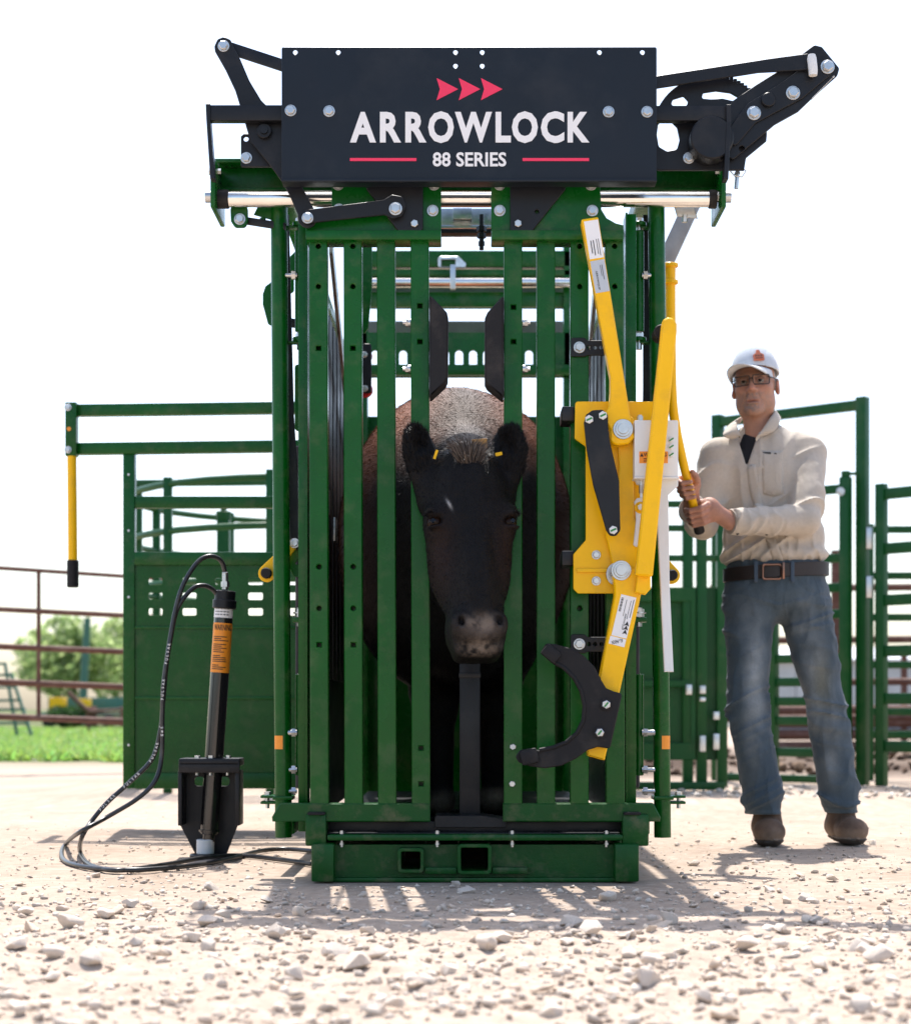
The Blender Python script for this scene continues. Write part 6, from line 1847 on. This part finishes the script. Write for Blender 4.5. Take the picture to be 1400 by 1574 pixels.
def hand_low(P):
    d = sd_ell(P, LP(b2, .052, .004, .016), (.036, .024, .042))
    for k, (s, le) in enumerate(((-.014, 1.0), (.007, 1.05), (.028, 1.0), (.046, .88))):
        fg = chain(P, [LP(b2, .045, .018, s + .004), LP(b2, .016, .0335, s), LP(b2, -.020 * le, .024, s + .002), LP(b2, -.029 * le, -.004, s + .006)], [.0112, .0102, .0092, .0078])
        d = smin(d, fg, .0035)
    th = chain(P, [LP(b2, .050, -.010, .0), LP(b2, .026, -.026, -.008), LP(b2, -.008, -.028, -.012)], [.0150, .0120, .0095])
    d = smin(d, th, .006)
    wr = chain(P, [LP(b2, .060, .0, .022), W_l + (E_l - W_l) * .0, W_l + (E_l - W_l) * .3], [.030, .031, .036])
    return smin(d, wr, .02)
allv, allf, allc = [v1], [f1], [np.clip(c1, 0, 1)]; off = len(v1)
for fn, bb, W in ((hand_up, b1, W_r), (hand_low, b2, W_l)):
    lo = np.minimum(bb, W) - .085; hi = np.maximum(bb, W) + .085
    vh, fh = surface_nets(fn, lo, hi, .0026)
    nh = fbm(vh[:, 0] * 50, vh[:, 1] * 50, vh[:, 2] * 50, 3)[:, None]
    ch = np.array([.44, .215, .145]) * (1 + .16 * nh)
    for s in (-.018, .003, .024, .043):
        tip = LP(bb, .010, .034, s + .004) if bb is b1 else LP(bb, .040, .030, s)
        w = np.exp(-(np.linalg.norm(vh - tip, axis=1) / .0075) ** 2); ch = ch + (np.array([.56, .29, .23]) - ch) * (w * .7)[:, None]
    allv.append(vh); allf.append(fh + off); allc.append(np.clip(ch, 0, 1)); off += len(vh)
mat('skin', (0, 0, 0), .52, var=.06, vscale=120, attr=True, bump=.30, bscale=260, spec=.4)
sk = M['skin'].node_tree.nodes['Principled BSDF']; sk.inputs['Subsurface Weight'].default_value = .12; sk.inputs['Subsurface Radius'].default_value = (.012, .005, .003); sk.inputs['Subsurface Scale'].default_value = 1.0
mesh_np('body', np.concatenate(allv), np.concatenate(allf), 'skin', man, man, np.concatenate(allc))

# ---- dark undershirt in the open neck
mat('undershirt_cloth', (.012, .013, .017), .9, var=.1, vscale=60, bump=.2, bscale=500)
def under(P):
    d = sd_ell(P, A_(1169, 748, 6.76), (.160, .098, .175))
    d = smin(d, sd_cone(P, A_(1162, 678, 6.77), A_(1172, 690, 6.77), .062, .070), .05)
    d = smax(d, P[..., 2] - (CAMZ + (1090 - 660 - 12 * np.clip((6.80 - P[..., 1]) / .1, 0, 1)) * P[..., 1] / F), .006)
    return smax(d, A_(0, 780)[2] - P[..., 2], .006)
v, f = surface_nets(under, (.90, 6.60, 1.20), (1.32, 6.92, 1.58), .006)
mesh_np('undershirt', v, f, 'undershirt_cloth', man, man)

# ---- collar
def flap(pts, th=.0025):
    """cloth flap lofted between rows of points"""
    rows = [[Vector(q) for q in r] for r in pts]; m = MB(); vv = [q for r in rows for q in r]; nC = len(rows[0]); ff = []
    for i in range(len(rows) - 1):
        for j in range(nC - 1): ff.append((i * nC + j, i * nC + j + 1, (i + 1) * nC + j + 1, (i + 1) * nC + j))
    m.add(vv, ff); return m


def on_shirt(px, py):
    """depth at which the line of sight through this pixel meets the cloth"""
    ya = np.arange(6.36, 6.80, .003)
    d = shirt_sdf(np.stack([(px - 715) * ya / F, ya, CAMZ + (1090 - py) * ya / F], 1))
    hit = np.where(d < 0)[0]; a = ya[hit[0]] if len(hit) else 6.80
    return at(px, py, a - .002)
def cpt(a, b, y, cling):
    q = on_shirt(a, b) if cling else None
    if q is not None and q.y < 6.74: q.y = min(q.y - .004, y + .03); return at(a, b, q.y)
    return at(a, b, y)
def collar_flap(top, bot):
    rows = [[], [], [], []]
    for (a, b, y), (c, d, y2) in zip(top, bot):
        T = at(a, b, y); B_ = cpt(c, d, y2, True); mid = T.lerp(B_, .35); mid.y -= .008
        rows[0].append(T + Vector((0, .012, -.025))); rows[1].append(T); rows[2].append(mid); rows[3].append(B_)
    return flap(rows)
cl1 = collar_flap([(1160, 671, 6.655), (1168, 661, 6.66), (1177, 647, 6.675), (1185, 635, 6.70), (1191, 628, 6.75), (1190, 628, 6.82)],
                  [(1171, 672, 6.645), (1191, 664, 6.65), (1196, 656, 6.67), (1199, 648, 6.70), (1201, 643, 6.76), (1200, 643, 6.84)])
cl2 = collar_flap([(1139, 668, 6.655), (1136, 660, 6.66), (1134, 653, 6.675), (1132, 647, 6.70), (1134, 642, 6.76), (1142, 638, 6.83)],
                  [(1127, 678, 6.645), (1108, 671, 6.65), (1110, 665, 6.67), (1114, 658, 6.70), (1119, 652, 6.76), (1128, 648, 6.84)])
def paint(o, col):
    ca = o.data.color_attributes.new('Col', 'FLOAT_COLOR', 'POINT'); ca.data.foreach_set('color', np.tile([*col, 1], len(o.data.vertices))); return o
def patch(name, rows_px, lift, th):
    rows_ = []
    for r in rows_px:
        q_ = []
        for (a, b) in r:
            c = on_shirt(a, b); q_.append(at(a, b, c.y - lift))
        rows_.append(q_)
    o = paint(flap(rows_).build(name, M['shirt_cloth'], shirt, man, 60), cloth * 1.02)
    sm_ = o.modifiers.new('thickness', 'SOLIDIFY'); sm_.thickness = th; return o
patch('placket', [[(float(np.interp(b, [714, 760, 866], [1146, 1152, 1190])) + k * 5.0, b) for k in range(4)] for b in np.linspace(714, 780, 12)], .0005, .003)
patch('placket', [[(float(np.interp(b, [714, 760, 866], [1146, 1152, 1190])) + k * 5.0, b) for k in range(4)] for b in np.linspace(828, 866, 8)], .0005, .003)
patch('pocket', [[(1170 + (1 - t) * 0 + k * 4.6 + (b - 693) * .03, b + (5 - abs(k - 3.5) * 1.4 if t > .95 else 0)) for k in range(8)] for t, b in [(j / 9.0, 693 + 66 * j / 9.0) for j in range(10)]], .0008, .003)
for E_, W_, r_ in ((E_r, W_r, .0475), (E_l, W_l, .0475)):
    u_ = Vector((W_ - E_).tolist()).normalized(); w_v = Vector(W_.tolist())
    paint(MB().tube([w_v - u_ * .062, w_v - u_ * .058, w_v - u_ * .004, w_v + u_ * .002, w_v - u_ * .002], [r_ - .002, r_ + .001, r_ - .001, r_ - .003, r_ - .008], 24, caps=False).build('cuff', M['shirt_cloth'], shirt, man, 60), cloth * 1.02)
for cl in (cl1, cl2):
    col_o = cl.build('collar', M['shirt_cloth'], shirt, man, 60)
    ca = col_o.data.color_attributes.new('Col', 'FLOAT_COLOR', 'POINT'); ca.data.foreach_set('color', np.tile([*cloth, 1], len(col_o.data.vertices)))
    sm = col_o.modifiers.new('thickness', 'SOLIDIFY'); sm.thickness = .0035
    sb = col_o.modifiers.new('soft', 'SUBSURF'); sb.levels = 1; sb.render_levels = 2
# buttons and pocket label, set just proud of the cloth
for a, b in ((1155, 717), (1178, 821), (1190, 852), (1133, 820)):
    c = on_shirt(a, b); km.part('button', MB().cyl((c.x, c.y - .001, c.z), (c.x, c.y + .003, c.z), .0055, 14, .0008), 'ink', shirt)
c = on_shirt(1191, 698); km.part('button', MB().cyl((c.x, c.y - .001, c.z), (c.x, c.y + .003, c.z), .0055, 14, .0008), 'belt_leather', shirt)
c = on_shirt(1178, 697); km.part('pocket_label', MB().box(c.x - .015, c.x + .015, c.y - .0012, c.y + .003, c.z - .0055, c.z + .0055, .0008), 'ink', shirt)

# ---- cap
mat('cap_cloth', (0, 0, 0), .9, var=.05, vscale=200, attr=True, bump=.25, bscale=600, sheen=.2, spec=.2)
def cap_sdf(P):
    p = (P - HC) @ RC
    o = sd_ell(p, (0, .012, .046), (.0885, .109, .120)); i = sd_ell(p, (0, .012, .040), (.083, .1035, .117))
    d = smax(o, -i, .003); d = smax(d, .050 - .10 * np.clip(p[..., 1], -.1, .15) - p[..., 2], .003)
    seam = np.minimum(np.abs(p[..., 0]), np.abs(np.abs(p[..., 0]) - .062 - .0 * p[..., 1])); d = d + .0010 * np.exp(-(seam / .0025) ** 2)
    d = smin(d, sd_sphere(p, (0, .012, .164), .006), .002)
    return d
v, f = surface_nets(cap_sdf, HC - np.array([.14, .15, .02]), HC + np.array([.14, .16, .21]), .0034)
p = (v - HC) @ RC
grey = np.array([.56, .60, .65]); white = np.array([.80, .80, .82])
w = np.clip((p[:, 1] - .005) / .004, 0, 1)[:, None]
cap = mesh_np('cap', v, f, 'cap_cloth', man, man, grey + (white - grey) * w); cap['label'] = 'white and pale grey cap'
rows = []
for i in range(9):
    vv_ = i / 8.0; r = []
    for j in range(25):
        u_ = -1 + 2 * j / 24.0; an = u_ * math.radians(68)
        ext = (1 - abs(u_) ** 3.0) * (.100 * vv_)
        x = .083 * math.sin(an); y = .012 - .104 * math.cos(an)
        r.append(hc_l((x * (1 + .06 * vv_), y - ext, .060 - .016 * u_ * u_ - .10 * ext - .030 * u_ * u_ * vv_)))
    rows.append(r)
br_o = flap(rows).build('brim', M['cap_cloth'], cap, man, 60)
ca = br_o.data.color_attributes.new('Col', 'FLOAT_COLOR', 'POINT'); ca.data.foreach_set('color', np.tile([.62, .64, .66, 1], len(br_o.data.vertices)))
sm = br_o.modifiers.new('thickness', 'SOLIDIFY'); sm.thickness = .004
mat('leather_patch', (.50, .13, .06), .6, var=.1, vscale=60)
# tag-shaped leather patch on the front panel, facing outwards
an = math.radians(31)
pc = np.array([.0885 * math.sin(an), .012 - .104 * math.cos(an), .094]); R2 = RC @ rot_m(math.radians(-24), 0, an)
MTX = Matrix([list(R2[i]) + [float((HC + RC @ pc)[i])] for i in range(3)] + [[0, 0, 0, 1]])
pat = [(-.020, -.020), (.020, -.020), (.020, .004), (.008, .012), (.006, .026), (-.006, .026), (-.008, .012), (-.020, .004)]
po = km.part('patch', MB().plate(fillet(pat, .003), -.004, .004, (), .0008, MTX), 'leather_patch', cap)
mm = MB()
for k in range(3): mm.plate([(-.013 + k * .010, -.006), (-.013 + k * .010, .003), (-.006 + k * .010, -.0015)], -.0049, -.0042, (), 0, MTX)
mm.plate([(-.014, -.0135), (.014, -.0135), (.014, -.0115), (-.014, -.0115)], -.0049, -.0042, (), 0, MTX)
km.part('patch_print', mm, 'ink', po)

# ---- glasses and eyes
def hv(p): return Vector(hl_(p))
gm = MB()
for s in (-1, 1):
    lo_ = fillet([(-.0285, -.0175), (.0285, -.0175), (.0295, .0175), (-.0295, .0175)], .006, 4)
    pts = [hv((s * .0355 + q[0], -.1035 + .016 * (abs(s * .0355 + q[0]) / .06) ** 2, .005 + q[1])) for q in lo_]
    gm.tube(pts + [pts[0]], .0021, 7)
    gm.tube([hv((s * .060, -.088, .014)), hv((s * .078, -.05, .014)), hv((s * .083, .01, .012)), hv((s * .082, .035, .0))], .0020, 6)
gm.tube([hv((-.007, -.103, .010)), hv((0, -.105, .012)), hv((.007, -.103, .010))], .0021, 6)
gl = km.part('glasses', gm, 'ink')
lm = bpy.data.materials.new('lens'); lm.use_nodes = True; M['lens'] = lm
nt = lm.node_tree; b_ = nt.nodes['Principled BSDF']; tp = nt.nodes.new('ShaderNodeBsdfTransparent'); tp.inputs[0].default_value = (.93, .94, .93, 1); mx = nt.nodes.new('ShaderNodeMixShader'); mx.inputs[0].default_value = .08
b_.inputs['Roughness'].default_value = .03; b_.inputs['Base Color'].default_value = (.1, .1, .1, 1)
nt.links.new(tp.outputs[0], mx.inputs[1]); nt.links.new(b_.outputs[0], mx.inputs[2]); nt.links.new(mx.outputs[0], nt.nodes['Material Output'].inputs[0])
for s in (-1, 1):
    lo_ = fillet([(-.0285, -.0175), (.0285, -.0175), (.0295, .0175), (-.0295, .0175)], .006, 4)
    km.part('lens', MB().add([hv((s * .0355 + q[0], -.1033 + .016 * (abs(s * .0355 + q[0]) / .06) ** 2, .005 + q[1])) for q in lo_], [tuple(range(len(lo_)))]), 'lens', gl)
    bm = bmesh.new(); bmesh.ops.create_uvsphere(bm, u_segments=20, v_segments=14, radius=.0122)
    c = hv((s * .031, -.0785, .006)); eo = km.part('eye', MB().add_bm(bm, Matrix.Translation(c)), 'eye_white')
    d = (hv((s * .031, -.2, -.006)) - c).normalized(); km.part('iris', MB().tube([c + d * .0098, c + d * .0127], [.0070, .0052], 14), 'eye_dark', eo)
    # lids
    lid = [hv((s * .031 + .0150 * math.cos(t), -.0905 + .004 * abs(math.cos(t)), .0065 + .0060 * math.sin(t))) for t in [math.radians(q) for q in range(0, 181, 20)]]
    km.part('lid', MB().tube(lid, [.0016] + [.0042] * 8 + [.0016], 6), 'lid_skin', eo)
